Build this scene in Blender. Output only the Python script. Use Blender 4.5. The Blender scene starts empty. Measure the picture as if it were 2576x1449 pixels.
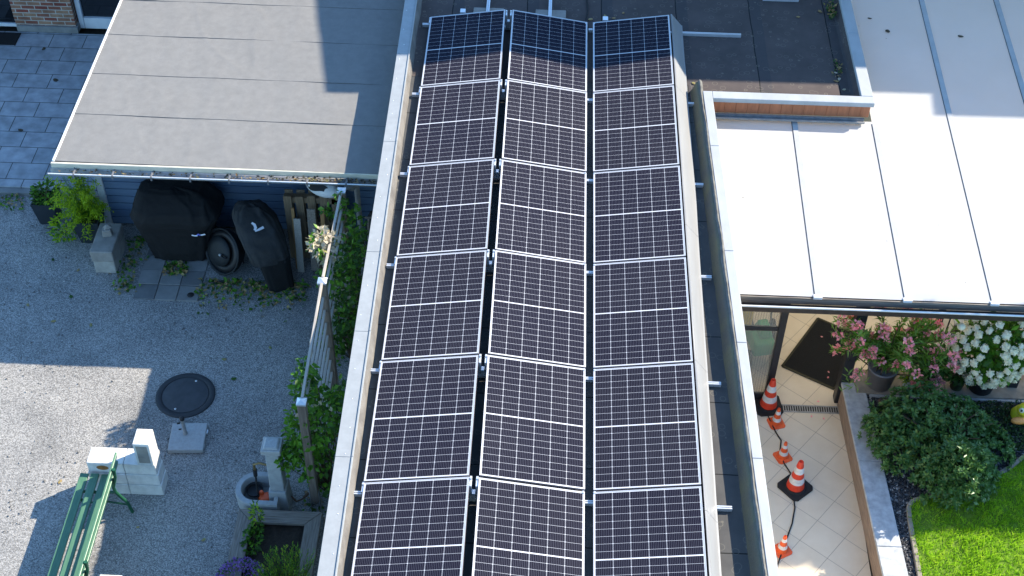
import bpy, bmesh, math, random
from mathutils import Vector, Matrix, noise
random.seed(7)
SC = bpy.context.scene
COL = SC.collection
# ------------------------------------------------------------------ camera, sky, sun, exposure
cam_d = bpy.data.cameras.new('camera'); cam = bpy.data.objects.new('camera', cam_d); COL.objects.link(cam)
cam_d.sensor_width = 36; cam_d.lens = 36 * 3550.3 / 2576; cam_d.clip_start = .1; cam_d.clip_end = 2000
ca, cb, cc = math.radians(45.158), math.radians(1.646), math.radians(.966)
cam.matrix_world = (Matrix.Translation((1.799, -17.812, 12.055)) @ Matrix.Rotation(cb, 4, 'Z')
                    @ Matrix.Rotation(ca, 4, 'X') @ Matrix.Rotation(cc, 4, 'Z'))
SC.camera = cam
SUN = Vector((1.21, .77, 1)).normalized()
ELEV, AZ = math.asin(SUN.z), math.atan2(SUN.x, SUN.y)
w = bpy.data.worlds.new('World'); SC.world = w; w.use_nodes = True
nt = w.node_tree; sky = nt.nodes.new('ShaderNodeTexSky'); sky.sky_type = 'NISHITA'; sky.sun_disc = False
sky.sun_elevation = ELEV; sky.sun_rotation = AZ; sky.altitude = 100; sky.air_density = 1.0; sky.dust_density = .25; sky.ozone_density = 3.5
tint = nt.nodes.new('ShaderNodeMix'); tint.data_type = 'RGBA'; tint.blend_type = 'MULTIPLY'; tint.inputs[0].default_value = 1; tint.inputs[7].default_value = (.80, .98, 1.03, 1)
nt.links.new(sky.outputs[0], tint.inputs[6]); nt.links.new(tint.outputs[2], nt.nodes['Background'].inputs[0]); nt.nodes['Background'].inputs[1].default_value = .13
sd = bpy.data.lights.new('sun', 'SUN'); sd.energy = 3.8; sd.angle = math.radians(.5); sd.color = (1, .90, .745)
so = bpy.data.objects.new('sun', sd); COL.objects.link(so); so.location = SUN * 60
so.rotation_euler = SUN.to_track_quat('Z', 'Y').to_euler()
SC.view_settings.view_transform = 'Standard'; SC.view_settings.look = 'None'
SC.view_settings.gamma = 1; SC.view_settings.exposure = 1.65
SC.cycles.max_bounces = 8; SC.cycles.diffuse_bounces = 4; SC.cycles.transparent_max_bounces = 12
SC.cycles.use_denoising = True; SC.cycles.sample_clamp_indirect = 6
# ------------------------------------------------------------------ helpers
class MB:
    def __init__(s): s.v, s.f, s.m, s.sm = [], [], [], []
    def add(s, V, F, mi=0, smooth=False):
        b = len(s.v); s.v += [tuple(p) for p in V]
        for f in F: s.f.append([i + b for i in f]); s.m.append(mi); s.sm.append(smooth)
        return s
    def box(s, x0, x1, y0, y1, z0, z1, mi=0):
        V = [(x, y, z) for z in (z0, z1) for y in (y0, y1) for x in (x0, x1)]
        return s.add(V, [(0,2,3,1),(4,5,7,6),(0,1,5,4),(2,6,7,3),(0,4,6,2),(1,3,7,5)], mi)
    def obox(s, c, size, rot=None, mi=0, taper=1):
        R = rot or Matrix.Identity(3); c = Vector(c); V = []
        for z in (-.5, .5):
            t = taper if z > 0 else 1
            for y in (-.5, .5):
                for x in (-.5, .5): V.append(c + R @ Vector((x*size[0]*t, y*size[1]*t, z*size[2])))
        return s.add(V, [(0,2,3,1),(4,5,7,6),(0,1,5,4),(2,6,7,3),(0,4,6,2),(1,3,7,5)], mi)
    def beam(s, a, b, wx, wz, mi=0, up=(0,0,1)):
        a, b = Vector(a), Vector(b); d = b - a; L = d.length; d.normalize()
        sx = d.cross(Vector(up)).normalized(); u = sx.cross(d)
        return s.obox((a+b)/2, (wx, L, wz), Matrix((sx, d, u)).transposed(), mi)
    def tube(s, P, r, n=8, mi=0, cap=True):
        P = [Vector(p) for p in P]; rr = r if isinstance(r, (list, tuple)) else [r]*len(P)
        V, F = [], []; prev = None
        for i, p in enumerate(P):
            d = (P[min(i+1, len(P)-1)] - P[max(i-1, 0)]).normalized()
            if prev is None: a = d.orthogonal().normalized()
            else:
                a = prev - d * prev.dot(d); a = a.normalized() if a.length > 1e-6 else d.orthogonal().normalized()
            prev = a; b = d.cross(a)
            for k in range(n):
                t = 2*math.pi*k/n; V.append(p + (a*math.cos(t) + b*math.sin(t))*rr[i])
        for i in range(len(P)-1):
            for k in range(n): F.append((i*n+k, i*n+(k+1)%n, (i+1)*n+(k+1)%n, (i+1)*n+k))
        s.add(V, F, mi, True)
        if cap: s.add(V, [list(range(n))[::-1], list(range((len(P)-1)*n, len(P)*n))], mi)
        return s
    def lathe(s, prof, c=(0,0,0), n=24, rot=None, mi=0, smooth=True, sx=1, sy=1):
        R = rot or Matrix.Identity(3); c = Vector(c); V, F = [], []
        for r, z in prof:
            for k in range(n):
                t = 2*math.pi*(k+.5)/n; V.append(c + R @ Vector((r*math.cos(t)*sx, r*math.sin(t)*sy, z)))
        for i in range(len(prof)-1):
            for k in range(n): F.append((i*n+k, i*n+(k+1)%n, (i+1)*n+(k+1)%n, (i+1)*n+k))
        s.add(V, F, mi, smooth)
        s.add(V, [list(range(n))[::-1], list(range((len(prof)-1)*n, len(prof)*n))], mi)
        return s
    def prism(s, poly, z0, z1, mi=0):
        n = len(poly); zz = lambda z, p: z(p) if callable(z) else z
        V = [(x, y, zz(z0, (x, y))) for x, y in poly] + [(x, y, zz(z1, (x, y))) for x, y in poly]
        F = [list(range(n))[::-1], list(range(n, 2*n))] + [(i, (i+1)%n, n+(i+1)%n, n+i) for i in range(n)]
        return s.add(V, F, mi)
    def strip(s, prof, A, B, mi=0, smooth=False):
        """profile [(off, z)] swept from point A to B (xy); off to the right of A->B; open sheet"""
        A, B = Vector((*A, 0)), Vector((*B, 0)); d = (B-A).normalized(); r = Vector((d.y, -d.x, 0)); V = []
        for P in (A, B):
            for o, z in prof: V.append(P + r*o + Vector((0, 0, z)))
        n = len(prof)
        return s.add(V, [(i, i+1, n+i+1, n+i) for i in range(n-1)], mi, smooth)
    def leaf(s, p, d, L, W, mi=0, fold=.15):
        p, d = Vector(p), Vector(d).normalized()
        a = d.cross(Vector((random.gauss(0,1), random.gauss(0,1), random.gauss(0,1)+1.2)))
        a = a.normalized() if a.length > 1e-4 else d.orthogonal().normalized()
        nrm = a.cross(d); m = p + d*L*.45
        s.add([p, m + a*W*.5 + nrm*fold*W, p + d*L, m - a*W*.5 + nrm*fold*W], [(0, 1, 2), (0, 2, 3)], mi)
    def build(s, name, mats, parent=None, bevel=0, seg=1):
        me = bpy.data.meshes.new(name)
        off = Vector((0, 0, 0)); q = parent
        while q is not None: off += q.location; q = q.parent
        me.from_pydata([tuple(Vector(p) - off) for p in s.v], [], s.f)
        for m in (mats if isinstance(mats, (list, tuple)) else [mats]): me.materials.append(m)
        for p, mi, sm in zip(me.polygons, s.m, s.sm): p.material_index = mi; p.use_smooth = sm
        me.update()
        o = bpy.data.objects.new(name, me); COL.objects.link(o); o.parent = parent
        if bevel:
            b = o.modifiers.new('bevel', 'BEVEL'); b.width = bevel; b.segments = seg; b.limit_method = 'ANGLE'; b.angle_limit = .6
        return o
def tag(o, label=None, cat=None, group=None, kind=None):
    for k, v in (('label', label), ('category', cat), ('group', group), ('kind', kind)):
        if v: o[k] = v
    return o
def thing(name, label, cat, loc=(0,0,0), group=None):
    o = bpy.data.objects.new(name, None); COL.objects.link(o); o.location = loc; o.empty_display_size = .1
    return tag(o, label, cat, group)
def copy_tree(o, parent=None):
    c = o.copy(); COL.objects.link(c); c.parent = parent
    for ch in o.children: copy_tree(ch, c)
    return c
def rotz(a): return Matrix.Rotation(a, 3, 'Z')
def U(a, b): return random.uniform(a, b)
def G(s=1): return random.gauss(0, s)
# ------------------------------------------------------------------ materials
class NT:
    def __init__(s, name):
        s.m = bpy.data.materials.new(name); s.m.use_nodes = True; s.t = s.m.node_tree
        s.b = s.t.nodes['Principled BSDF']; s.out = s.t.nodes['Material Output']
        s.co = s.t.nodes.new('ShaderNodeTexCoord').outputs['Object']
    def n(s, ty, **kw):
        nd = s.t.nodes.new(ty)
        for k, v in kw.items(): setattr(nd, k, v)
        return nd
    def link(s, a, b): s.t.links.new(a, b)
    def put(s, sock, v):
        if isinstance(v, bpy.types.NodeSocket): s.link(v, sock)
        else: sock.default_value = v
    def math(s, op, a, b=0.0, c=None):
        nd = s.n('ShaderNodeMath', operation=op); s.put(nd.inputs[0], a); s.put(nd.inputs[1], b)
        if c is not None: s.put(nd.inputs[2], c)
        return nd.outputs[0]
    def mix(s, fac, a, b):
        nd = s.n('ShaderNodeMix', data_type='RGBA'); s.put(nd.inputs[0], fac)
        for i, v in ((6, a), (7, b)):
            s.put(nd.inputs[i], v if isinstance(v, bpy.types.NodeSocket) else (*v, 1))
        return nd.outputs[2]
    def noise(s, scale, detail=4, rough=.55, co=None, stretch=None):
        nd = s.n('ShaderNodeTexNoise'); nd.inputs['Scale'].default_value = scale; nd.inputs['Detail'].default_value = detail
        nd.inputs['Roughness'].default_value = rough; c = co or s.co
        if stretch:
            mp = s.n('ShaderNodeMapping'); mp.inputs['Scale'].default_value = stretch; s.link(c, mp.inputs[0]); c = mp.outputs[0]
        s.link(c, nd.inputs['Vector']); return nd.outputs[0]
    def voro(s, scale, feat='F1', out=0):
        nd = s.n('ShaderNodeTexVoronoi', feature=feat); nd.inputs['Scale'].default_value = scale; s.link(s.co, nd.inputs['Vector'])
        return nd.outputs[out]
    def ramp(s, fac, stops):
        nd = s.n('ShaderNodeValToRGB'); s.link(fac, nd.inputs[0]); cr = nd.color_ramp
        while len(cr.elements) < len(stops): cr.elements.new(.5)
        for e, (p, c) in zip(cr.elements, stops): e.position = p; e.color = (*c, 1) if len(c) == 3 else c
        return nd.outputs[0]
    def bump(s, h, strength=.3, dist=.01):
        nd = s.n('ShaderNodeBump'); nd.inputs['Strength'].default_value = strength; nd.inputs['Distance'].default_value = dist
        s.link(h, nd.inputs['Height']); s.link(nd.outputs[0], s.b.inputs['Normal'])
    def xyz(s):
        nd = s.n('ShaderNodeSeparateXYZ'); s.link(s.co, nd.inputs[0]); return nd.outputs
    def fin(s, col, rough=.8, metal=0, spec=.4):
        s.put(s.b.inputs['Base Color'], col if isinstance(col, bpy.types.NodeSocket) else (*col, 1))
        s.put(s.b.inputs['Roughness'], rough); s.b.inputs['Metallic'].default_value = metal
        s.b.inputs['Specular IOR Level'].default_value = spec
        return s.m
def M(name, col, rough=.8, var=.25, scale=6, fine=0, fscale=120, bump=0, bscale=80, metal=0, spec=.4, col2=None, stretch=None):
    """plain surface with two scales of colour variation and a fine bump"""
    t = NT(name); c2 = col2 or tuple(x*(1-var) for x in col)
    f = t.ramp(t.noise(scale, 5, stretch=stretch), [(.32, (0,0,0)), (.68, (1,1,1))])
    c = t.mix(f, c2, col)
    if fine:
        g = t.noise(fscale, 2); c = t.mix(t.math('MULTIPLY', g, fine), c, tuple(x*.25 for x in col))
    if bump: t.bump(t.noise(bscale, 3, stretch=stretch), bump, .01)
    return t.fin(c, rough, metal, spec)
def leafmat(name, cols, trans=.35, rough=.5, scale=9):
    t = NT(name); c = t.ramp(t.noise(scale, 3), [(.25 + .5*i/(len(cols)-1), k) for i, k in enumerate(cols)])
    t.fin(c, rough, 0, .35)
    tr = t.n('ShaderNodeBsdfTranslucent'); t.link(c, tr.inputs[0]); mx = t.n('ShaderNodeMixShader'); mx.inputs[0].default_value = trans
    t.link(t.b.outputs[0], mx.inputs[1]); t.link(tr.outputs[0], mx.inputs[2]); t.link(mx.outputs[0], t.out.inputs[0])
    return t.m
def gravelmat(name, c0, c1, c2, sc=75):
    t = NT(name); v = t.n('ShaderNodeTexVoronoi'); v.inputs['Scale'].default_value = sc; t.link(t.co, v.inputs['Vector'])
    sp = t.n('ShaderNodeSeparateColor'); t.link(v.outputs['Color'], sp.inputs[0])
    c = t.ramp(sp.outputs[0], [(.05, c0), (.5, c1), (.95, c2)])
    big = t.ramp(t.noise(.9, 7, .62), [(.3, (.72,.72,.72)), (.5, (1,.99,.98)), (.72, (1.14,1.12,1.08))])
    mm = t.n('ShaderNodeMix', data_type='RGBA', blend_type='MULTIPLY'); mm.inputs[0].default_value = 1
    t.link(c, mm.inputs[6]); t.link(big, mm.inputs[7])
    t.bump(t.math('SUBTRACT', 1.0, v.outputs['Distance']), .6, .008)
    return t.fin(mm.outputs[2], .9, 0, .25)
MT = {}
MT['gravel'] = gravelmat('grey_gravel', (.13,.127,.122), (.245,.24,.23), (.40,.39,.37), 95)
MT['dark_gravel'] = gravelmat('dark_gravel', (.012,.013,.016), (.05,.052,.06), (.2,.2,.2), 45)
MT['earth'] = M('earth', (.09,.075,.055), .95, .4, 3, bump=.5, bscale=20)
MT['soil'] = M('soil', (.05,.036,.026), .95, .5, 25, fine=.5, fscale=60, bump=.9, bscale=45)
MT['felt'] = M('grey_roof_felt', (.235,.229,.218), .92, .14, 9, fine=.5, fscale=110, bump=.25, bscale=300)
MT['felt_edge'] = M('felt_edge', (.13,.125,.12), .9)
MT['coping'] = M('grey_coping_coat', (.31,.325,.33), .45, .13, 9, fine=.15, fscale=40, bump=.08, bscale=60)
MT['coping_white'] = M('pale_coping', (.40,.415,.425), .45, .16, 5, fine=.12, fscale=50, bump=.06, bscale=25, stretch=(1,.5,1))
MT['bar_seal'] = M('grey_seal', (.16,.16,.165), .7, .2, 6)
MT['bar_grey'] = M('grey_glazing_bar', (.42,.42,.42), .5, .15, 6)
MT['white_metal'] = M('white_painted_metal', (.70,.72,.74), .45, .16, 4, fine=.12, fscale=50, bump=.06, bscale=25)
MT['cream'] = M('cream_trim', (.62,.58,.46), .6, .25, 6, stretch=(1,1,4))
MT['zinc'] = M('zinc', (.36,.36,.36), .5, .35, 12, metal=.3)
MT['alu'] = M('aluminium', (.72,.73,.75), .35, .1, 10, metal=.55)
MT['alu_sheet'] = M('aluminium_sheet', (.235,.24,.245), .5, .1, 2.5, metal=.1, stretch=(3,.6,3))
MT['rubber'] = M('black_rubber', (.015,.015,.016), .75, .3, 12)
MT['blackplastic'] = M('black_plastic', (.012,.012,.014), .5, .3, 6)
MT['blue_board'] = M('blue_grey_boards', (.105,.17,.27), .65, .18, 4, stretch=(.4,1,9))
MT['white_wood'] = M('white_painted_wood', (.62,.64,.66), .6, .15, 8)
MT['cover'] = M('black_cover_fabric', (.0065,.0068,.0075), .85, .5, 6, bump=.9, bscale=8)
MT['cover_grey'] = M('charcoal_cover_fabric', (.034,.035,.036), .85, .45, 6, bump=.9, bscale=9)
MT['enamel'] = M('black_enamel', (.010,.013,.015), .62, .2, 6)
MT['logo'] = M('white_print', (.75,.76,.8), .6, .05)
MT['logo_blue'] = M('blue_print', (.15,.18,.6), .6, .05)
MT['concrete'] = M('weathered_concrete', (.34,.315,.28), .9, .3, 7, fine=.3, fscale=90, bump=.3, bscale=70)
MT['concrete_pale'] = M('pale_concrete', (.46,.43,.38), .9, .3, 7, fine=.3, fscale=90, bump=.3, bscale=70)
MT['paver'] = M('grey_paving', (.27,.265,.25), .9, .3, 5, fine=.3, fscale=120, bump=.2, bscale=90)
MT['paver_dark'] = M('dark_grey_paving', (.19,.19,.185), .9, .3, 5, fine=.3, fscale=120, bump=.2, bscale=90)
MT['whiteblock'] = M('white_masonry', (.74,.72,.68), .9, .22, 9, fine=.2, fscale=60, bump=.5, bscale=45)
MT['rust'] = M('rust_stain', (.36,.16,.05), .9, .4, 20)
MT['granite'] = M('pale_granite', (.46,.46,.45), .6, .2, 30, fine=.5, fscale=150, bump=.1)
MT['stone'] = M('grey_fountain_stone', (.42,.43,.43), .75, .2, 14, fine=.35, fscale=110, bump=.15)
MT['oldwood'] = M('weathered_wood', (.27,.235,.2), .8, .5, 5, bump=.4, bscale=18, stretch=(14,.8,14), col2=(.13,.105,.085))
MT['oldwood_x'] = M('weathered_wood_cross', (.27,.235,.2), .8, .5, 5, bump=.4, bscale=18, stretch=(.8,14,14), col2=(.13,.105,.085))
MT['postwood'] = M('weathered_post_wood', (.2,.155,.12), .8, .5, 4, bump=.4, bscale=18, stretch=(14,14,.8), col2=(.10,.075,.06))
MT['slatwood'] = M('greyed_slat_wood', (.42,.38,.33), .7, .3, 5, stretch=(14,.8,14))
MT['palletwood'] = M('raw_pallet_wood', (.21,.15,.095), .85, .4, 4, bump=.3, bscale=18, stretch=(14,14,.8))
MT['orangewood'] = M('orange_pine', (.36,.2,.08), .7, .3, 4, stretch=(14,14,.8))
MT['green_paint'] = M('faded_green_paint', (.055,.145,.085), .35, .3, 7, bump=.15, bscale=20, col2=(.09,.19,.115), stretch=(9,.8,9))
MT['green_iron'] = M('dark_green_iron', (.015,.09,.045), .4, .3, 8)
MT['orange'] = M('cone_orange', (.75,.055,.02), .5, .22, 18)
MT['orange2'] = M('small_cone_orange', (.8,.11,.025), .45, .1, 8)
MT['cone_white'] = M('cone_white', (.72,.68,.64), .55, .25, 22)
MT['dark_frame'] = M('anthracite_frame', (.022,.022,.025), .45, .2, 5)
MT['brown_gutter'] = M('dark_brown_gutter', (.045,.032,.028), .6, .4, 14)
MT['fascia'] = M('orange_brown_fascia', (.42,.15,.07), .7, .25, 4, stretch=(6,1,1))
MT['marble'] = M('mottled_grey_slab', (.42,.44,.46), .6, .35, 11, bump=.1)
MT['redbrick_side'] = M('brown_wall_face', (.33,.235,.175), .85, .4, 6, fine=.2, bump=.3, bscale=40, stretch=(1,1,5))
MT['mat'] = M('black_doormat', (.007,.007,.008), .95, .4, 40, bump=.6, bscale=220)
MT['grey_pot'] = M('grey_pot', (.17,.17,.185), .6, .2, 5)
MT['beige_pot'] = M('taupe_pot', (.32,.26,.21), .7, .2, 5)
MT['green_pot'] = M('green_glazed_pot', (.05,.08,.03), .5, .3, 8)
MT['black_pot'] = M('black_pot', (.012,.014,.018), .5, .3, 8)
MT['glass_white'] = M('frosted_glass', (.6,.65,.65), .2, .1)
MT['duck_yellow'] = M('duck_yellow', (.75,.65,.03), .5, .1); MT['duck_orange'] = M('duck_orange', (.8,.3,.08), .5, .1)
MT['mower_green'] = M('mower_green', (.02,.28,.1), .4, .15); MT['yellow_box'] = M('yellow_box', (.7,.45,.06), .5, .1)
MT['moss'] = M('mossy_felt', (.21,.205,.185), .95, .3, 8, fine=.4, fscale=60, bump=.9, bscale=35, col2=(.11,.105,.095))
MT['yellow_moss'] = M('yellow_moss_felt', (.175,.165,.10), .95, .3, 3, fine=.5, fscale=60, bump=.9, bscale=35, col2=(.12,.118,.108))
MT['stem'] = M('brown_stem', (.1,.07,.04), .85, .3)
MT['bark'] = M('bark', (.12,.09,.065), .9, .4, 8, bump=.6, bscale=20)
MT['render'] = M('house_render', (.6,.56,.5), .9, .1, 2)
MT['dark_tile'] = M('dark_roof_tiles', (.06,.05,.05), .8, .3, 5)
MT['edging'] = M('edging_stone', (.3,.26,.21), .9, .35, 8, bump=.3, bscale=40)
MT['vine'] = leafmat('vine_leaf', [(.045,.13,.010), (.10,.25,.016), (.17,.32,.025)])
MT['vine_dark'] = leafmat('vine_leaf_dark', [(.022,.065,.010), (.045,.115,.016), (.08,.14,.02)])
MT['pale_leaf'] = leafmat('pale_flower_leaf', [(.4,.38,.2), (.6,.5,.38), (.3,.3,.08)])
MT['fern'] = leafmat('bright_fern', [(.2,.34,.008), (.32,.47,.012), (.42,.54,.02)], .45)
MT['shrub'] = leafmat('rhododendron_leaf', [(.035,.085,.02), (.065,.15,.035), (.13,.22,.05)], .2, .35)
MT['olean'] = leafmat('oleander_leaf', [(.10,.2,.035), (.17,.31,.06), (.24,.38,.09)])
MT['hydr'] = leafmat('hydrangea_leaf', [(.03,.1,.015), (.06,.15,.02), (.09,.2,.03)])
MT['pink'] = leafmat('pink_petal', [(.92,.2,.26), (.94,.36,.38), (.95,.52,.48)], .4)
MT['mauve'] = leafmat('mauve_petal', [(.8,.24,.36), (.84,.36,.44), (.82,.46,.5)], .35)
MT['white_petal'] = leafmat('cream_petal', [(.78,.72,.5), (.86,.81,.62), (.9,.86,.72)], .3)
MT['purple'] = leafmat('purple_petal', [(.13,.06,.24), (.22,.11,.36), (.3,.17,.45)], .3)
MT['dry'] = leafmat('dry_leaf', [(.25,.13,.05), (.35,.24,.1), (.22,.26,.08)], .2)
MT['dark_leaf'] = leafmat('dark_wet_leaf', [(.04,.03,.02), (.07,.05,.03), (.05,.06,.03)], .1)
MT['grass'] = leafmat('grass_blade', [(.15,.32,.012), (.3,.54,.02), (.5,.66,.05)], .45, .5, 9)
MT['cover_plants'] = leafmat('ground_cover', [(.012,.04,.01), (.03,.07,.015), (.05,.08,.02)], .2)
MT['tree'] = leafmat('tree_leaf', [(.03,.09,.015), (.06,.14,.02), (.09,.18,.03)])

def brickmat(name, c1, c2, mortar, bw, rh, ms, shift, rough=.85, plane='xy', var=.35, extra=None):
    t = NT(name); x, y, z = t.xyz(); cb_ = t.n('ShaderNodeCombineXYZ')
    a, b = {'xy': (x, y), 'xz': (x, z)}[plane]
    t.link(t.math('ADD', a, shift[0]), cb_.inputs[0]); t.link(t.math('ADD', b, shift[1]), cb_.inputs[1])
    br = t.n('ShaderNodeTexBrick', offset=.5, squash=1.0); t.link(cb_.outputs[0], br.inputs['Vector'])
    br.inputs['Scale'].default_value = 1; br.inputs['Brick Width'].default_value = bw; br.inputs['Row Height'].default_value = rh
    br.inputs['Mortar Size'].default_value = ms; br.inputs['Mortar Smooth'].default_value = .1
    br.inputs['Color1'].default_value = (*c1, 1); br.inputs['Color2'].default_value = (*c2, 1); br.inputs['Mortar'].default_value = (*mortar, 1)
    n = t.ramp(t.noise(5, 5), [(.3, (1-var,)*3), (.7, (1.1,)*3)])
    mm = t.n('ShaderNodeMix', data_type='RGBA', blend_type='MULTIPLY'); mm.inputs[0].default_value = 1
    t.link(br.outputs[0], mm.inputs[6]); t.link(n, mm.inputs[7])
    t.bump(t.math('SUBTRACT', 1.0, br.outputs['Fac']), .5, .006)
    return t.fin(mm.outputs[2], rough, 0, .4)
MT['terrace'] = brickmat('terrace_slabs', (.30,.32,.34), (.38,.39,.41), (.05,.05,.05), .59, .39, .007, (20*.59+.45, 20*.39-.31), .55)
MT['brick'] = brickmat('mixed_brick', (.20,.05,.036), (.31,.18,.11), (.42,.38,.32), .235, .078, .009, (30, 10), .9, 'xz')
# diagonal floor tiles
def tilemat():
    t = NT('beige_floor_tiles'); x, y, z = t.xyz(); p = .40
    u = t.math('DIVIDE', t.math('ADD', t.math('MULTIPLY', x, .632), t.math('MULTIPLY', y, .775)), p)
    v = t.math('DIVIDE', t.math('SUBTRACT', t.math('MULTIPLY', x, .775), t.math('MULTIPLY', y, .632)), p)
    d = lambda q: t.math('ABSOLUTE', t.math('SUBTRACT', t.math('FRACT', t.math('ADD', q, 50.3)), .5))
    ln = t.math('GREATER_THAN', t.math('MAXIMUM', d(u), d(v)), .491)
    c = t.mix(t.ramp(t.noise(3, 5), [(.3, (0,0,0)), (.7, (1,1,1))]), (.70,.58,.43), (.79,.675,.52))
    c = t.mix(t.math('MULTIPLY', t.noise(150, 2), .3), c, (.3,.23,.16))
    c = t.mix(ln, c, (.38,.31,.24)); t.bump(t.math('SUBTRACT', 1.0, ln), .4, .004)
    return t.fin(c, .55, 0, .4)
MT['tiles'] = tilemat()
# bitumen roof: lanes with darker lap bands; axis 0 = lanes along y, 1 = lanes along x
def bitumen(name, axis, pitch, shift, band, ca=(.068,.054,.05), cb2=(.11,.086,.078)):
    t = NT(name); x, y, z = t.xyz(); q = (x, y)[axis]
    wob = t.math('MULTIPLY', t.math('SUBTRACT', t.noise(1.2, 2), .5), .05)
    fr = t.math('FRACT', t.math('ADD', t.math('DIVIDE', t.math('ADD', q, wob), pitch), shift + 40))
    c = t.mix(t.ramp(t.noise(2.2, 6, .65), [(.3, (0,0,0)), (.7, (1,1,1))]), ca, cb2)
    c = t.mix(t.math('MULTIPLY', t.noise(220, 2), .45), c, (.035,.032,.034))
    bd = t.math('MULTIPLY', t.math('LESS_THAN', fr, band), .5)
    c = t.mix(bd, c, (.045,.045,.05)); ln = t.math('LESS_THAN', fr, .014)
    c = t.mix(ln, c, (.01,.01,.01))
    ring = t.voro(7, 'F1'); rm = t.math('MULTIPLY', t.math('LESS_THAN', t.math('ABSOLUTE', t.math('SUBTRACT', ring, .28)), .02), .25)
    c = t.mix(rm, c, (.3,.27,.2))
    t.bump(t.math('ADD', t.noise(260, 2), t.math('MULTIPLY', fr, 3.0)), .3, .004)
    return t.fin(c, .9, 0, .3)
MT['bit_y'] = bitumen('bitumen_lanes', 0, 1.13, -4.05/1.13, .16)
MT['bit_x'] = bitumen('bitumen_cross_lanes', 1, 1.02, .25, .012, (.06,.06,.06), (.10,.098,.092))
MT['bit_fillet'] = M('sandy_bitumen_upstand', (.22,.205,.185), .95, .45, 5, fine=.4, fscale=100, bump=.5, bscale=30, col2=(.13,.12,.11))
# solar cells (object coordinates = panel coordinates)
PW, PL, TILT = 1.134, 1.713, math.radians(8.905)
def cellmat():
    t = NT('solar_cells'); x, y, z = t.xyz(); mx = .019; my = .019; gap = .013
    cw = (PW-2*mx)/6; half = (PL-2*my-gap)/2; ch = half/9
    u = t.math('DIVIDE', t.math('SUBTRACT', x, mx), cw)
    yy = t.math('MULTIPLY', y, -1.0); mid = PL/2
    dm = t.math('SUBTRACT', t.math('ABSOLUTE', t.math('SUBTRACT', yy, mid)), gap/2)
    v = t.math('DIVIDE', dm, ch)
    du = t.math('MULTIPLY', t.math('SUBTRACT', .5, t.math('ABSOLUTE', t.math('SUBTRACT', t.math('FRACT', t.math('ADD', u, 4.0)), .5))), cw)
    dv = t.math('MULTIPLY', t.math('SUBTRACT', .5, t.math('ABSOLUTE', t.math('SUBTRACT', t.math('FRACT', t.math('ADD', v, 4.0)), .5))), ch)
    ln = t.math('MAXIMUM', t.math('LESS_THAN', du, .00145), t.math('LESS_THAN', dv, .00115))
    ln = t.math('MAXIMUM', ln, t.math('LESS_THAN', t.math('ADD', du, dv), .0075))
    ln = t.math('MAXIMUM', ln, t.math('LESS_THAN', dm, .0015))
    out = t.math('MAXIMUM', t.math('GREATER_THAN', t.math('ABSOLUTE', t.math('SUBTRACT', x, PW/2)), PW/2-mx),
                 t.math('GREATER_THAN', t.math('ABSOLUTE', t.math('SUBTRACT', yy, mid)), mid-my))
    ln = t.math('MAXIMUM', ln, out)
    bus = t.math('LESS_THAN', t.math('ABSOLUTE', t.math('SUBTRACT', t.math('FRACT', t.math('MULTIPLY', u, 10.0)), .5)), .09)
    inf = t.n('ShaderNodeObjectInfo').outputs['Random']
    ce = t.mix(t.noise(1.5, 3), (.0072,.0074,.018), (.0115,.0105,.0175))
    ce = t.mix(t.math('MULTIPLY', inf, .4), ce, (.0155,.0148,.0195))
    c = t.mix(t.math('MULTIPLY', bus, .34), ce, (.20,.205,.255))
    c = t.mix(ln, c, (.58,.59,.62))
    wp = t.n('ShaderNodeNewGeometry').outputs['Position']
    du_ = t.ramp(t.noise(1.1, 5, .6, co=wp), [(.42, (0,0,0)), (.75, (1,1,1))]); c = t.mix(t.math('MULTIPLY', du_, .010), c, (.45,.42,.38))
    vv = t.n('ShaderNodeTexVoronoi'); vv.inputs['Scale'].default_value = 2.3; t.link(wp, vv.inputs['Vector'])
    sv = t.n('ShaderNodeSeparateColor'); t.link(vv.outputs['Color'], sv.inputs[0])
    c = t.mix(t.math('MULTIPLY', t.math('LESS_THAN', vv.outputs['Distance'], t.math('MULTIPLY', t.math('POWER', sv.outputs[0], 6.0), .035)), .7), c, (.5,.5,.47))
    t.fin(c, .5, 0, .0)
    t.b.inputs['Coat Weight'].default_value = .02; t.b.inputs['Coat Roughness'].default_value = .12; t.b.inputs['Coat IOR'].default_value = 1.35
    return t.m
MT['cells'] = cellmat()
MT['frame_side_shade'] = M('shade_toned_frame_side', (.30,.29,.32), .5, .2, 5, metal=.6)  # sides toned darker to paint shade into the gaps between panels
MT['panel_frame'] = M('anodised_frame', (.6,.59,.6), .4, .08, 5, metal=.25)
# translucent roof sheet, with scattered grime
def polymat():
    t = NT('opal_roof_sheet'); g = t.ramp(t.noise(1.4, 5), [(.35, (.76,.77,.78)), (.7, (.84,.84,.85))])
    v = t.n('ShaderNodeTexVoronoi'); v.inputs['Scale'].default_value = 5.5; t.link(t.co, v.inputs['Vector'])
    sc = t.n('ShaderNodeSeparateColor'); t.link(v.outputs['Color'], sc.inputs[0])
    sp = t.math('LESS_THAN', v.outputs['Distance'], t.math('MULTIPLY', t.math('POWER', sc.outputs[0], 4.0), .075))
    c = t.mix(t.math('MULTIPLY', sp, .8), g, (.12,.10,.09))
    t.fin(c, .35, 0, .35)
    tr = t.n('ShaderNodeBsdfTranslucent'); tr.inputs[0].default_value = (1,.86,.62, 1); mx = t.n('ShaderNodeMixShader'); mx.inputs[0].default_value = .5
    t.link(t.b.outputs[0], mx.inputs[1]); t.link(tr.outputs[0], mx.inputs[2]); t.link(mx.outputs[0], t.out.inputs[0])
    return t.m
MT['opal'] = polymat()
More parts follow.
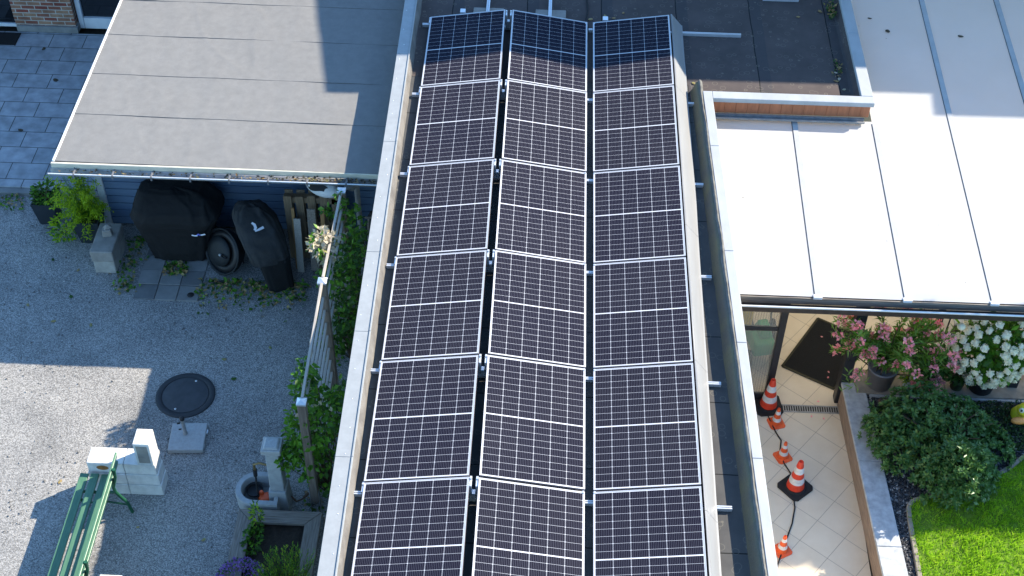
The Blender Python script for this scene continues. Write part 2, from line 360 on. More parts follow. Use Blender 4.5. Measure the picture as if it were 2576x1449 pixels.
def ribmat():
    t = NT('ribbed_clear_sheet'); x, y, z = t.xyz()
    rib = t.math('ABSOLUTE', t.math('SUBTRACT', t.math('FRACT', t.math('MULTIPLY', x, 30.0)), .5))
    t.fin((.62,.58,.5), .2, 0, .5); tp = t.n('ShaderNodeBsdfTransparent'); tp.inputs[0].default_value = (.85,.84,.82, 1)
    mx = t.n('ShaderNodeMixShader'); t.link(t.math('ADD', t.math('MULTIPLY', rib, .36), .12), mx.inputs[0])
    t.link(t.b.outputs[0], mx.inputs[2]); t.link(tp.outputs[0], mx.inputs[1]); t.link(mx.outputs[0], t.out.inputs[0])
    return t.m
MT['ribbed'] = ribmat()
def glassmat():
    t = NT('window_glass'); t.fin((.01,.012,.016), .06, 0, .6); return t.m
MT['glass'] = glassmat()

GZ = -2.5
# ================================================================== SETTING
def sheet(name, poly, z, m, kind='structure'):
    b = MB(); b.add([(x, y, z) for x, y in poly], [list(range(len(poly)))]); return tag(b.build(name, m), kind=kind)
sheet('ground', [(-300,-300),(300,-300),(300,300),(-300,300)], -2.56, MT['earth'])
# gravel yard: gently uneven surface
b = MB(); nx, ny = 90, 110; x0, x1, y0, y1 = -13., -.3, -15., -1.4
for j in range(ny+1):
    for i in range(nx+1):
        x, y = x0+(x1-x0)*i/nx, y0+(y1-y0)*j/ny
        b.v.append((x, y, GZ + .012*noise.noise((x*1.1, y*1.1, 0)) + .004*noise.noise((x*6, y*6, 3))))
for j in range(ny):
    for i in range(nx): b.f.append([j*(nx+1)+i, j*(nx+1)+i+1, (j+1)*(nx+1)+i+1, (j+1)*(nx+1)+i]); b.m.append(0); b.sm.append(True)
tag(b.build('gravel_yard', MT['gravel']), kind='structure')
b = MB(); b.box(-13, -4.9, -1.43, 2.7, -2.6, -2.42); tag(b.build('terrace', MT['terrace'], bevel=.006), kind='structure')
b = MB(); x = -13.
while x < -5:
    b.box(x+.004, x+.99, -1.55, -1.435, -2.6, -2.44); x += 1.
tag(b.build('terrace_kerb', MT['paver'], bevel=.008), kind='structure')
sheet('tiled_path', [(4.2,-15),(5.95,-15),(5.95,-5.25),(12,-5.25),(12,2.7),(4.2,2.7)], GZ, MT['tiles'])
b = MB(); b.box(6.1, 12, -15, -5.36, -2.56, -2.085); tag(b.build('planting_bed', MT['dark_gravel']), kind='structure')
edge = [(6.39,-8.6),(6.40,-7.9),(6.41,-7.36),(6.43,-7.18),(6.5,-7.09),(6.85,-6.99),(7.28,-6.81),(7.55,-6.68),(7.8,-6.52),(8.02,-6.33),(8.6,-5.9)]
sheet('lawn', [(12,-15),(12,-5.9)] + edge[::-1] + [(6.39,-15)], -2.06, M('lawn_earth', (.15,.25,.02), .95, .4, 8))

# ================================================================== GARAGE
gar = thing('garage', 'long flat roofed garage with grey metal coping carrying the solar panels', 'garage', (1.9, -4, GZ))
b = MB()
b.prism([(-.36,2.7),(-.28,-12.5),(4.2,-12.5),(3.99,-1.85),(6.22,-1.8),(6.22,2.7)], GZ, -.12); b.build('wall', MT['render'], gar)
# roof felt: main lanes across, rear lanes along
b = MB(); b.add([(-.30,-1.35,-.1),(-.22,-12.4,-.1),(4.1,-12.4,-.1),(3.93,-1.35,-.1)], [(0,1,2,3)]); b.build('roof_felt', MT['bit_x'], gar)
b = MB(); b.add([(-.32,2.7,-.096),(-.30,-1.36,-.096),(3.8,-1.36,-.096),(3.8,-1.8,-.096),(6.2,-1.8,-.096),(6.2,2.7,-.096)], [(0,1,2,3,4,5)]); b.build('roof_felt', MT['bit_y'], gar)
# left coping (tapers very slightly), with raised inner rim
def lerp_line(p, q, y): return p[0] + (q[0]-p[0])*(y-p[1])/(q[1]-p[1])
LO = lambda y: lerp_line((-.41,.28), (-.32,-9.96), y)
LI = lambda y: lerp_line((-.225,.29), (-.125,-9.95), y)
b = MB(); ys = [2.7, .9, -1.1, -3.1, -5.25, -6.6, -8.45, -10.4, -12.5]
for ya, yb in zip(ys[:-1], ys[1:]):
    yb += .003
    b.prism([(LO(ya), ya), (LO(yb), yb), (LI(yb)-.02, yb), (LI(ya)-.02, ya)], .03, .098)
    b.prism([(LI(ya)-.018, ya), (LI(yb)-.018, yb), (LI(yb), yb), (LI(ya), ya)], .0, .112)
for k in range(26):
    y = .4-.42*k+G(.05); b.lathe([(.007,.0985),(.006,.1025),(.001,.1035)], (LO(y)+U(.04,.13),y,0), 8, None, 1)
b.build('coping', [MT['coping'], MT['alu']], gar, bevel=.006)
# sandy upstand fillet inside the left coping
b = MB(); n = 60; V = []
for i in range(n+1):
    y = .9 - 13.3*i/n; w_ = .02*noise.noise((y*1.7, 0, 0)) + .012*noise.noise((y*6, 2, 0))
    V += [(LI(y)-.004, y, .085), (LI(y)+.022+w_*.3, y, .02), (LI(y)+.045+w_*.8, y, -.092)]
b.add(V, [(3*i+k, 3*i+k+3, 3*i+k+4, 3*i+k+1) for i in range(n) for k in range(2)], 0, True); b.build('upstand', MT['bit_fillet'], gar)
# right coping and mossy rounded upstand
RO = lambda y: lerp_line((3.965,-1.74), (4.175,-9.74), y)
RI = lambda y: lerp_line((4.10,-2.04), (4.285,-9.73), y)
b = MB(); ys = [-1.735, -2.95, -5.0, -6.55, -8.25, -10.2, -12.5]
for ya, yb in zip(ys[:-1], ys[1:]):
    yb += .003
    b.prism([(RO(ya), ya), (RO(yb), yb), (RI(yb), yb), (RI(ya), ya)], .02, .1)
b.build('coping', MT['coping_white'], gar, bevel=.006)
b = MB(); n = 110; V = []; K = 9
for i in range(n+1):
    y = -1.5 - 11*i/n
    for k in range(K):
        t = k/(K-1); wob = .012*noise.noise((y*2.2, t*3, 1)) + .006*noise.noise((y*9, t*5, 4))
        xx = RO(y) - .135 + .145*t + wob; zz = -.094 + .215*math.sin(min(1, t/.78)*math.pi/2)**1.2 - .05*max(0, t-.8)/.2*1.0 - (.022 if k == 5 else 0) + wob*.6
        V.append((xx, y, zz))
F1 = [(K*i+k, K*i+k+1, K*i+K+k+1, K*i+K+k) for i in range(n) for k in range(5)]
F2 = [(K*i+k, K*i+k+1, K*i+K+k+1, K*i+K+k) for i in range(n) for k in range(5, K-1)]
b.add(V, F1, 0, True); b.add(V, F2, 1, True); b.build('upstand', [MT['yellow_moss'], MT['moss']], gar)
# front cap, right cap of the rear part, fascia
b = MB(); b.box(RI(-1.74)+.003, 6.345, -1.90, -1.735, .03, .1); b.box(6.18, 6.345, -1.733, -.2, .03, .1); b.box(6.18, 6.345, -.197, 2.7, .03, .1)
b.build('coping', MT['coping_white'], gar, bevel=.006)
b = MB(); b.strip([(0,-.092),(.05,-.06),(.09,.035)], (6.10,-1.74), (6.10,2.7)); b.build('upstand', MT['bit_y'], gar)
b = MB(); b.strip([(0,-.09),(.06,-.05),(.10,.035)], (3.95,-1.64), (6.1,-1.64)); b.build('upstand', MT['bit_fillet'], gar)
b = MB(); x = 4.12
while x < 6.28:
    b.box(x+.001, min(x+.157, 6.3), -1.892, -1.802, -.15, .028); x += .158
b.build('fascia', MT['fascia'], gar, bevel=.003)

# ================================================================== SOLAR FIELD
RIDGE, VALLEY, PITCH = .1039, .0906, 1.742
cwid, rise = PW*math.cos(TILT), PW*math.sin(TILT)
cols = [(0, 0, -TILT), (cwid+RIDGE, rise, TILT), (2*cwid+RIDGE+VALLEY, 0, -TILT)]
def make_panel():
    t = thing('solar_panel', 'x', 'solar panel')
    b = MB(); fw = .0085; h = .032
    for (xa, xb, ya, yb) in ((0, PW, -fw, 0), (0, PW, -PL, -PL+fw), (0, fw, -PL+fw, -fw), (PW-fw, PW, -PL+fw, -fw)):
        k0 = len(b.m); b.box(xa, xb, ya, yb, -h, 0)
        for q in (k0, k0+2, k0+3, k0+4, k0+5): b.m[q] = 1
    b.build('frame', [MT['panel_frame'], MT['frame_side_shade']], t)
    b = MB(); b.box(fw, PW-fw, -PL+fw, -fw, -.012, -.003); b.build('cell_sheet', MT['cells'], t)
    b = MB(); b.box(.44, .70, -.93, -.80, -.04, -.0125); b.build('junction_box', MT['blackplastic'], t)
    return t
pan0 = make_panel(); first = True
rown = ['back row, partly shaded', 'second row from back', 'third row from back', 'fourth row from back', 'fifth row from back', 'front row cut by photo edge']
coln = ['left column by the grey coping', 'middle column', 'right column by the deflectors']
for ci, (cx, cz, ta) in enumerate(cols):
    for r in range(6):
        o = pan0 if first else copy_tree(pan0); first = False
        o.location = (cx + G(.002), -r*PITCH + G(.002), cz); o.rotation_euler = (G(.001), ta + G(.0012), G(.001))
        o['label'] = 'solar panel in the %s, %s' % (coln[ci], rown[r]); o['group'] = 'solar panels on the garage roof'
# mounting rails across the roof under each joint
xv1, xr = 2*cwid+RIDGE, cwid
for r in range(6):
    y = -r*PITCH + (.0 if r else -.03) - (.0 if r == 0 else .01)
    lab = ['aluminium rail under the back edge of the panels, sticking out long at right', 'aluminium rail at the joint of first and second panel rows', 'aluminium rail at the joint of second and third panel rows',
           'aluminium rail at the joint of third and fourth panel rows', 'aluminium rail at the joint of fourth and fifth panel rows', 'aluminium rail at the joint of fifth and front panel rows'][r]
    t = thing('mounting_rail', lab, 'mounting rail', (-.13, y, -.095), 'aluminium rails under the solar panels')
    xe = 4.64 if r == 0 else 3.88 + .02*r/5
    b = MB(); yo = -.085
    for yy in (-.02, .006): b.box(-.135+.02, xe, yo+y+yy, yo+y+yy+.014, -.094, -.046)
    b.box(-.135+.02, xe, yo+y-.006, yo+y+.006, -.088, -.07); b.build('rail', MT['alu'], t)
    for bx, h in ((-.02, .0), (xv1-.028, .0), (xv1+VALLEY+.004, .0), (xr+.006, rise), (xr+RIDGE-.03, rise)):
        b = MB(); b.box(bx, bx+.024, y-.10, y+.035, -.045, h-.012); b.box(bx, bx+.024, y-.014, y+.006, h-.012, h+.006); b.build('clamp', MT['alu'], t, bevel=.002)
    b = MB(); b.box(xr+.034, xr+.07, y-.13, y-.07, -.045, .07); b.build('ridge_foot', MT['alu'], t)
# wind deflector sheets along the right ridge
seg = [(.06,-1.72), (-1.724,-4.6), (-4.604,-6.9), (-6.904,-9.0), (-9.004,-10.8)]
dl = ['rear bent white wind deflector sheet, upper end in shade', 'second bent white wind deflector sheet from the back', 'third bent white wind deflector sheet from the back', 'fourth bent white wind deflector sheet from the back', 'nearest bent white wind deflector sheet at the photo bottom']
xt = 3*cwid+RIDGE+VALLEY
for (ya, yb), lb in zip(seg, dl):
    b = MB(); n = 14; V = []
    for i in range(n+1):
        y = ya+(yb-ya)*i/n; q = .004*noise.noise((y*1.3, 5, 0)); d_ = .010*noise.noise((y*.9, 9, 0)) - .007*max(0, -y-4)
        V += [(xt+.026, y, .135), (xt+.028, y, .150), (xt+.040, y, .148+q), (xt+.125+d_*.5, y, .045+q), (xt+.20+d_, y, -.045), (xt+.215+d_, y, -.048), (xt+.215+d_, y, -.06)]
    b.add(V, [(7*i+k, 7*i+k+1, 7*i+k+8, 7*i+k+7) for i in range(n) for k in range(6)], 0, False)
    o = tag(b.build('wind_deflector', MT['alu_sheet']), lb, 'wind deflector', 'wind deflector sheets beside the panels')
    sol = o.modifiers.new('thick', 'SOLIDIFY'); sol.thickness = .003
# two spare rails lying lengthwise behind the panels, each on a concrete slab
for k, (x, lb, ps) in enumerate(((.845, 'left lengthwise rail behind the panels', 'left'), (1.785, 'right lengthwise rail behind the panels', 'right'))):
    b = MB(); b.box(x-.024, x-.012, .12, 2.4, -.04, .008); b.box(x+.012, x+.024, .12, 2.4, -.04, .008); b.box(x-.0115, x+.0115, .12, 2.4, -.04, -.028)
    tag(b.build('loose_rail', MT['alu']), lb, 'rail', 'lengthwise rails behind the panels')
    b = MB(); b.box(x-.22, x+.24, .13, .36, -.093, -.042)
    tag(b.build('ballast_slab', MT['concrete'], bevel=.006), 'concrete slab under the %s lengthwise rail' % ps, 'slab', 'ballast slabs behind the panels')
for x, y, lb in ((.47,.20,'left'), (2.62,.12,'right')):
    b = MB(); b.box(x-.04, x+.04, y-.05, y+.05, -.092, .0); tag(b.build('rail_offcut', MT['alu'], bevel=.003), 'short aluminium offcut on the roof behind the %s panel column' % lb, 'offcut', 'aluminium offcuts')
b = MB(); b.tube([(2.335,2.5,-.07),(2.33,.9,-.075),(2.36,.45,-.08),(2.33,.12,-.07),(2.36,-.08,-.05),(2.335,-.5,-.05)], .012, 6, 0)
tag(b.build('cable', MT['rubber']), 'black solar cable running back from the panel valley', 'cable')
b = MB(); b.box(5.05, 5.6, .86, 1.2, -.092, -.02); tag(b.build('metal_offcut_sheet', MT['alu'], bevel=.004), 'grey metal sheet lying on the bitumen roof at the top edge', 'metal sheet')

# ================================================================== PATIO ROOF
PY0, PZ0, PSL = -5.2, -.45, .07
pz = lambda y: PZ0 + (y-PY0)*PSL
pat = thing('patio_roof', 'white opal lean-to patio roof with grey bars and dark posts', 'patio roof', (7, -5.1, GZ))
b = MB(); b.add([(4.27,PY0,PZ0),(12,PY0,PZ0),(12,2.7,pz(2.7)),(6.36,2.7,pz(2.7)),(6.36,-1.9,pz(-1.9)),(4.16,-1.9,pz(-1.9))], [(0,1,2,3,4,5)])
b.build('roof_sheet', MT['opal'], pat)
for x, ye in ((5.225,-1.95), (6.345,-1.95), (7.43,2.7), (8.58,2.7), (9.7,2.7), (10.8,2.7)):
    b = MB()
    for xa, xb, h in ((x, x+.013, .003), (x+.013, x+.085, .012)):
        V = [(xx, y, pz(y)+zz) for y in (PY0, ye) for xx in (xa, xb) for zz in (.001, h)]
        b.add(V, [(0,1,3,2),(4,6,7,5),(1,5,7,3),(0,4,5,1),(2,3,7,6)], 0 if h < .01 else 1)
    b.build('glazing_bar', [MT['bar_seal'], MT['bar_grey']], pat)
    b = MB(); b.box(x-.01, x+.10, PY0-.03, PY0+.03, PZ0-.02, PZ0+.018); b.build('bar_end_clip', MT['white_metal'], pat, bevel=.003)
b = MB(); b.box(4.25, 12, PY0-.022, PY0-.004, PZ0-.12, PZ0-.012, 1); b.box(4.25, 12, PY0-.15, PY0-.022, PZ0-.14, PZ0-.125, 0); b.box(4.25, 12, PY0-.162, PY0-.15, PZ0-.14, PZ0-.055, 0)
b.build('gutter', [MT['brown_gutter'], MT['oldwood_x']], pat)
b = MB(); b.tube([(4.25, PY0-.157, PZ0-.047), (12, PY0-.157, PZ0-.047)], .013, 10); b.build('gutter_rim', MT['white_metal'], pat)
b = MB(); b.box(4.25, 12, PY0+.04, PY0+.14, PZ0-.14, PZ0-.02); b.build('beam', MT['dark_frame'], pat)
for x, z in ((5.83, GZ), (8.04, -2.05)):
    b = MB(); b.box(x, x+.14, -5.17, -5.03, z, PZ0-.14); b.build('post', MT['dark_frame'], pat, bevel=.006)
# wall gutter tucked below the fascia of the garage
g = MB(); g.strip([(0,-.155),(.03,-.155),(.035,-.19),(.09,-.19),(.095,-.15),(.11,-.15)], (4.12,-1.90), (6.24,-1.90)); 
tag(g.build('wall_gutter', MT['zinc']), 'grey metal flashing channel under the orange brown fascia', 'flashing').modifiers.new('t', 'SOLIDIFY').thickness = .004
# ribbed screen
scn = thing('ribbed_screen', 'clear ribbed screen in a dark frame beside the garage wall', 'screen', (4.6, -5.12, GZ))
b = MB(); b.box(4.88, 4.97, -5.16, -5.08, GZ, -.6); b.box(4.27, 4.33, -5.15, -5.09, GZ, -.6); b.box(4.33, 4.88, -5.145, -5.095, -1.16, -1.1); b.box(4.33, 4.88, -5.145, -5.095, GZ, -2.40); b.box(4.33, 4.88, -5.145, -5.095, -.66, -.6)
b.build('frame', MT['dark_frame'], scn, bevel=.004)
for za, zb in ((-2.4,-1.16), (-1.1,-.66)):
    b = MB(); b.box(4.33, 4.88, -5.123, -5.117, za, zb); b.build('pane', MT['ribbed'], scn)
# ================================================================== HOUSE BEHIND (mostly outside the frame; throws the big shadow)
ho = thing('house', 'brick house with white framed doors at the back of the terrace', 'house', (0, 2.72, GZ))
b = MB(); b.box(-7.62, -6.55, 2.74, 3.1, -2.30, .6); b.build('brick_wall', MT['brick'], ho)
b = MB(); b.box(-7.60, -6.52, 2.70, 3.1, -2.42, -2.302); b.build('plinth', MT['paver'], ho)
b = MB(); b.box(-13, -7.62, 2.95, 3.2, -2.40, .6); b.box(-6.55, 4.6, 3.0, 3.2, -2.42, .6); b.box(-13, 4.6, 3.2, 9, -2.42, .6); b.box(-13, 4.6, 2.74, 3.2, -.25, .602); b.build('wall', MT['render'], ho)
wf = MB(); wf.box(-6.53, -6.44, 2.86, 2.99, -2.42, -.3); wf.box(-6.435, -5.4, 2.86, 2.99, -2.42, -2.2); wf.box(-5.4, -5.3, 2.86, 2.99, -2.42, -.3)
w1 = wf.build('door', MT['white_metal'], ho, bevel=.006)
b = MB(); b.box(-6.435, -5.4, 2.92, 2.94, -2.2, -.3); b.build('pane', MT['glass'], w1)
wf = MB(); wf.box(-9.5, -7.63, 2.84, 2.94, -2.42, -2.36); w2 = wf.build('door', MT['white_metal'], ho, bevel=.004)
b = MB(); b.box(-9.5, -7.63, 2.88, 2.9, -2.36, -.3); b.build('pane', MT['glass'], w2)
b = MB(); b.box(4.98, 20, 2.8, 9, GZ, 4.55); b.build('upper_wall', MT['render'], ho)
HX, HY, HZ = 4.75, 2.44, 4.75
b = MB(); b.add([(HX,HY,HZ),(20,HY+.16,HZ),(20,8.0,HZ+.86),(HX,8.0,HZ+.83),(HX,HY,HZ-.18),(20,HY+.16,HZ-.18),(20,8.0,HZ+.6),(HX,8.0,HZ+.6)], [(0,1,2,3),(4,7,6,5),(0,4,5,1),(1,5,6,2),(2,6,7,3),(3,7,4,0)])
b.build('roof', MT['dark_tile'], ho)
b = MB(); b.prism([(13.75,HY+.1),(20,HY+.16),(20,4.4),(13.75,4.4)], HZ-.1, HZ+.42); b.prism([(13.95,HY+.1),(20,HY+.15),(20,4.4),(13.95,4.4)], HZ+.42, HZ+.58); b.build('dormer', MT['render'], ho)
# ================================================================== STORAGE SHED with felt roof (left)
FZ = -.35
shed = thing('storage_shed', 'blue boarded lean-to store with grey felt roof beside the garage', 'shed', (-2.7, -2.1, GZ))
seams = [2.7, 1.66, .69, -.25, -1.24, -2.20, -3.24]
b = MB()
for k in range(len(seams)-1):
    ya, yb = seams[k], seams[k+1]; nx, ny = 110, 26; V = []
    for j in range(ny+1):
        for i in range(nx+1):
            t = j/ny; xl = -4.885 - .0*t; x = xl + (4.47+.0)*i/nx; y = ya + (yb-ya)*t
            wr = (.008*noise.noise((x*1.2+9, y*1.6, k)) + .0035*noise.noise((x*6.0, y*1.1, 3.3)) + .035*max(0, .09-abs(noise.noise((x*1.6+y*.9, y*.45-x*.3, 2.5))))*(1.5 if y > -.9 else .8)
                  + .0012*noise.noise((x*21, y*21, 1)))
            yy = y + (-.02*(x+2.7)/2.2 if 0 < j < ny or True else 0)*1.0
            V.append((x, yy, FZ + wr + (.006*t) - (.01 if False else 0)))
    b.add(V, [(j*(nx+1)+i, (j+1)*(nx+1)+i, (j+1)*(nx+1)+i+1, j*(nx+1)+i+1) for j in range(ny) for i in range(nx)], 0, True)
    # lap edge
    L0 = [V[ny*(nx+1)+i] for i in range(nx+1)]; V2 = L0 + [(p[0], p[1]-.005, FZ-.006) for p in L0]
    b.add(V2, [(i, nx+1+i, nx+2+i, i+1) for i in range(nx)], 1)
b.build('roof_felt', [MT['felt'], MT['felt_edge']], shed)
b = MB(); b.box(-4.83, -.36, -3.2, 2.7, FZ-.16, FZ-.02); b.build('roof_deck', MT['oldwood_x'], shed)
b = MB(); b.prism([(-4.915,2.7),(-4.915,-3.23),(-4.882,-3.23),(-4.882,2.7)], FZ-.15, FZ+.022); b.build('verge_trim', MT['white_metal'], shed, bevel=.006)
b = MB(); b.box(-4.925, -.42, -3.275, -3.24, FZ-.11, FZ+.004); b.build('drip_edge', MT['cream'], shed, bevel=.004)
b = MB(); pr = [(0,-.04)] + [(.06-.06*math.cos(t), -.04-.06*math.sin(t)) for t in [math.pi*k/8 for k in range(1, 9)]]
b.strip([(o_, FZ+z_-.03) for o_, z_ in pr], (-4.94,-3.285), (-.40,-3.285), 0, True); gt = b.build('gutter', MT['zinc'], shed); gt.modifiers.new('t', 'SOLIDIFY').thickness = .003
b = MB(); b.tube([(-.40,-3.407,FZ-.068), (-4.94,-3.407,FZ-.068)], .009, 8); b.build('gutter_rim', MT['white_metal'], gt)
x = -4.6
while x < -.5:
    b = MB(); b.box(x, x+.022, -3.42, -3.285, FZ-.064, FZ-.058); b.box(x, x+.022, -3.424, -3.415, FZ-.12, FZ-.058); b.build('bracket', MT['bar_seal'], gt); x += .53
b = MB(); z = GZ+.04
while z < -.55:
    b.box(-4.74, -.40, -2.14+.0, -2.11, z, z+.128); b.box(-4.74, -.40, -2.11, -2.10, z, z+.135); z += .14
b.build('wall', MT['blue_board'], shed, bevel=.004)
b = MB(); b.box(-4.84, -4.74, -2.16, -2.06, GZ, FZ-.16); b.build('corner_post', MT['white_wood'], shed, bevel=.006)
b = MB(); b.box(-4.78, -4.74, -2.06, 2.7, GZ, FZ-.16); b.build('side_wall', MT['blue_board'], shed)
b = MB(); P = []
for k in range(61):
    t = k/60*2*math.pi*4; rr = .13+.012*math.sin(k*1.7); P.append((-2.86+rr*math.cos(t), -2.20-.012*(k%4), -1.02+rr*.95*math.sin(t)))
b.tube(P, .010, 6); b.tube([(-3.0,-2.17,-.93),(-3.15,-2.17,-1.15),(-3.3,-2.17,-1.5)], .008, 5)
tag(b.build('cable_coil', MT['rubber']), 'coil of black cable hanging on the blue boarded wall', 'cable coil')
# ================================================================== LEFT YARD
def stemleaf(mb, p, q, n, L, W, mi_leaf, mi_stem=0, r=.004, spread=.6, bend=.1):
    """a twig from p to q with n leaves along it"""
    p, q = Vector(p), Vector(q); m = (p+q)/2 + Vector((G(bend), G(bend), abs(G(bend))))
    mb.tube([p, m, q], [r, r*.8, r*.4], 5, mi_stem, False)
    for i in range(n):
        t = .25 + .75*(i+random.random()*.7)/n
        pt = p*(1-t)**2 + m*2*t*(1-t) + q*t*t; d = (q-p).normalized()*.5 + Vector((G(spread), G(spread), G(spread)*.7+.15))
        mb.leaf(pt, d, L*U(.7,1.2), W*U(.75,1.2), mi_leaf if not isinstance(mi_leaf, (list, tuple)) else random.choice(mi_leaf))
st_ = MB()
for _ in range(2600):
    x, y = U(-6.6,-.45), U(-9.6,-1.6); 
    if noise.noise((x*.9, y*.9, 2)) + G(.25) < -.05: continue
    s_ = U(.009,.02); st_.obox((x,y,GZ+s_*.35), (s_*U(1,1.7),s_,s_*.8), rotz(U(0,3.1)) @ Matrix.Rotation(G(.3),3,'X'), random.choices([0,1,2], (4,4,1))[0], .6)
tag(st_.build('loose_stones', [M('mid_stone', (.26,.255,.245), .9, .3, 30), M('dark_stone', (.15,.145,.14), .9, .3, 30), M('light_stone', (.42,.41,.39), .9, .3, 30)]), kind='stuff')
# manhole
t = thing('manhole_cover', 'round dark manhole cover with raised ring in the gravel', 'manhole cover', (-2.95, -5.48, GZ))
b = MB(); b.lathe([(.40,-.03),(.40,.012),(.385,.022),(.325,.022),(.318,.010)], (-2.95,-5.48,GZ), 48); b.build('ring', M('manhole_ring', (.032,.034,.038), .7, .2), t)
b = MB(); b.lathe([(.312,-.02),(.312,.016),(.300,.020),(.10,.023),(.001,.023)], (-2.95,-5.48,GZ), 48); lid = b.build('lid', M('manhole_lid', (.062,.065,.07), .8, .25, 10, fine=.2), t)
for a in (1.2, 4.4):
    b = MB(); b.lathe([(.014,.0),(.014,.026),(.001,.027)], (-2.95+.27*math.cos(a),-5.48+.27*math.sin(a),GZ), 10); b.build('stud', MT['alu'], lid)
# parasol base
t = thing('parasol_base', 'square pale granite parasol base with a metal tube', 'parasol base', (-2.76, -6.25, GZ))
b = MB(); b.obox((-2.755,-6.24,GZ+.045), (.46,.46,.07), rotz(.06)); b.build('slab', MT['granite'], t, bevel=.008)
b = MB(); b.lathe([(.03,0),(.03,.03),(.024,.035),(.024,.27),(.027,.275),(.027,.33),(.019,.335),(.001,.335)], (-2.79,-6.20,GZ+.08), 16); tb = b.build('tube', MT['zinc'], t)
b = MB(); b.tube([(-2.82,-6.22,GZ+.32),(-2.86,-6.23,GZ+.32)], .012, 8); b.build('knob', MT['blackplastic'], tb)
b = MB(); b.tube([(-2.82,-6.22,GZ+.20),(-2.855,-6.23,GZ+.20)], .010, 8); b.build('knob', MT['blackplastic'], tb)
b = MB(); b.lathe([(.032,.31),(.034,.345),(.02,.36),(.001,.362)], (-2.79,-6.20,GZ+.06), 14); b.build('cap', MT['blackplastic'], tb)
for yy in (-6.12, -6.36):
    b = MB(); b.box(-2.53,-2.515,yy-.03,yy+.03,GZ+.015,GZ+.05); b.build('edge_clip', MT['alu'], t)
# white masonry blocks: three low courses of two, one upright
k = 0
names = ['bottom course', 'middle course', 'top course']
for lv in range(3):
    z0 = GZ + .2*lv; dx = .0
    for (xa, xb, side) in ((-3.30, -2.905+.012*(2-lv), 'right'), (-3.80+.02*lv, -3.306, 'left')):
        lb = 'white masonry block, %s, %s half of the stack by the bench' % (names[lv], side)
        t = thing('masonry_block', lb, 'masonry block', ((xa+xb)/2, -7.02, z0), 'white masonry blocks by the bench')
        b = MB(); yf = -7.15+.008*lv; b.box(xa, xb, yf, -6.88, z0+.002, z0+.198); b.build('block', MT['whiteblock'], t, bevel=.006)
        if lv == 2 and side == 'left':
            b = MB(); b.lathe([(.055,0),(.001,.0005)], ((xa+xb)/2-.04, yf-.002, z0+.11), 14, Matrix.Rotation(math.pi/2,3,'X'), 0, True, 1.4, .8); b.build('stain', MT['rust'], t)
t = thing('masonry_block', 'white masonry block standing upright on the stack by the bench', 'masonry block', (-3.02,-7.0,-1.9), 'white masonry blocks by the bench')
b = MB(); b.box(-3.115,-2.915,-7.135,-6.885,-1.898,-1.50); b.build('block', MT['whiteblock'], t, bevel=.006)
b = MB(); b.box(-3.085,-2.945,-7.140,-7.1352,-1.86,-1.54); b.build('recess_face', MT['concrete'], t, bevel=.002)
for lv, lb in ((0,'lower'), (1,'middle'), (2,'upper')):
    t = tag(MB().box(-3.22+.015*lv,-2.90-.012*lv,-9.0,-8.74,GZ+.2*lv+.002,GZ+.2*lv+.198).build('masonry_block', MT['whiteblock'], None, bevel=.006), '%s white masonry block of the stack near the bench at photo bottom' % lb, 'masonry block', 'white masonry blocks by the bench')
# bench
t = thing('garden_bench', 'faded green slatted garden bench with curved iron legs', 'bench', (-3.5, -8.1, GZ))
for x, z, tl in ((-3.80,-2.07,.05), (-3.665,-2.065,.0), (-3.535,-2.075,-.06)):
    b = MB(); b.obox((x,-8.33,z), (.105,2.30,.035), Matrix.Rotation(tl,3,'Y')); b.build('seat_slat', MT['green_paint'], t, bevel=.008, seg=2)
for x, z, wd in ((-3.345,-1.70,.11), (-3.365,-1.86,.10)):
    b = MB(); b.obox((x,-8.33,z), (wd,2.36,.03), Matrix.Rotation(math.radians(104),3,'Y')); b.build('back_slat', MT['green_paint'], t, bevel=.008, seg=2)
for y in (-7.42, -8.75, -9.3):
    b = MB()
    b.tube([(-3.22,y,GZ),(-3.25,y,GZ+.2),(-3.36,y,GZ+.40),(-3.37,y,GZ+.5),(-3.31,y,GZ+.70),(-3.30,y,GZ+.86)], [.022,.02,.022,.022,.02,.024], 8)
    b.tube([(-3.37,y,GZ+.40),(-3.6,y,GZ+.385),(-3.82,y,GZ+.39),(-3.86,y,GZ+.33),(-3.80,y,GZ+.15),(-3.86,y,GZ)], .019, 8)
    b.tube([(-3.25,y,GZ+.15),(-3.5,y,GZ+.2),(-3.80,y,GZ+.15)], .013, 6)
    b.build('iron_leg', MT['green_iron'], t)
# concrete pillar of two stacked blocks + stone
t = thing('concrete_block', 'lower weathered concrete block left of the covered barbecue', 'concrete block', (-4.58,-2.9,GZ), 'stacked concrete blocks')
b = MB(); b.box(-4.745,-4.435,-3.19,-2.58,GZ,GZ+.235); b.build('block', MT['concrete_pale'], t, bevel=.012)
t = thing('concrete_block', 'upper weathered concrete block carrying a loose stone', 'concrete block', (-4.58,-2.9,GZ+.24), 'stacked concrete blocks')
b = MB(); b.box(-4.755,-4.425,-3.205,-2.57,GZ+.24,GZ+.44); b.build('block', MT['concrete'], t, bevel=.012)
b = MB(); b.obox((-4.575,-2.83,GZ+.50), (.14,.11,.12), rotz(.2), 0, .9); b.obox((-4.565,-2.80,GZ+.585), (.13,.09,.06), rotz(.5), 0, .3)
tag(b.build('loose_stone', MT['concrete'], bevel=.01), 'small broken stone lying on the concrete blocks', 'stone')
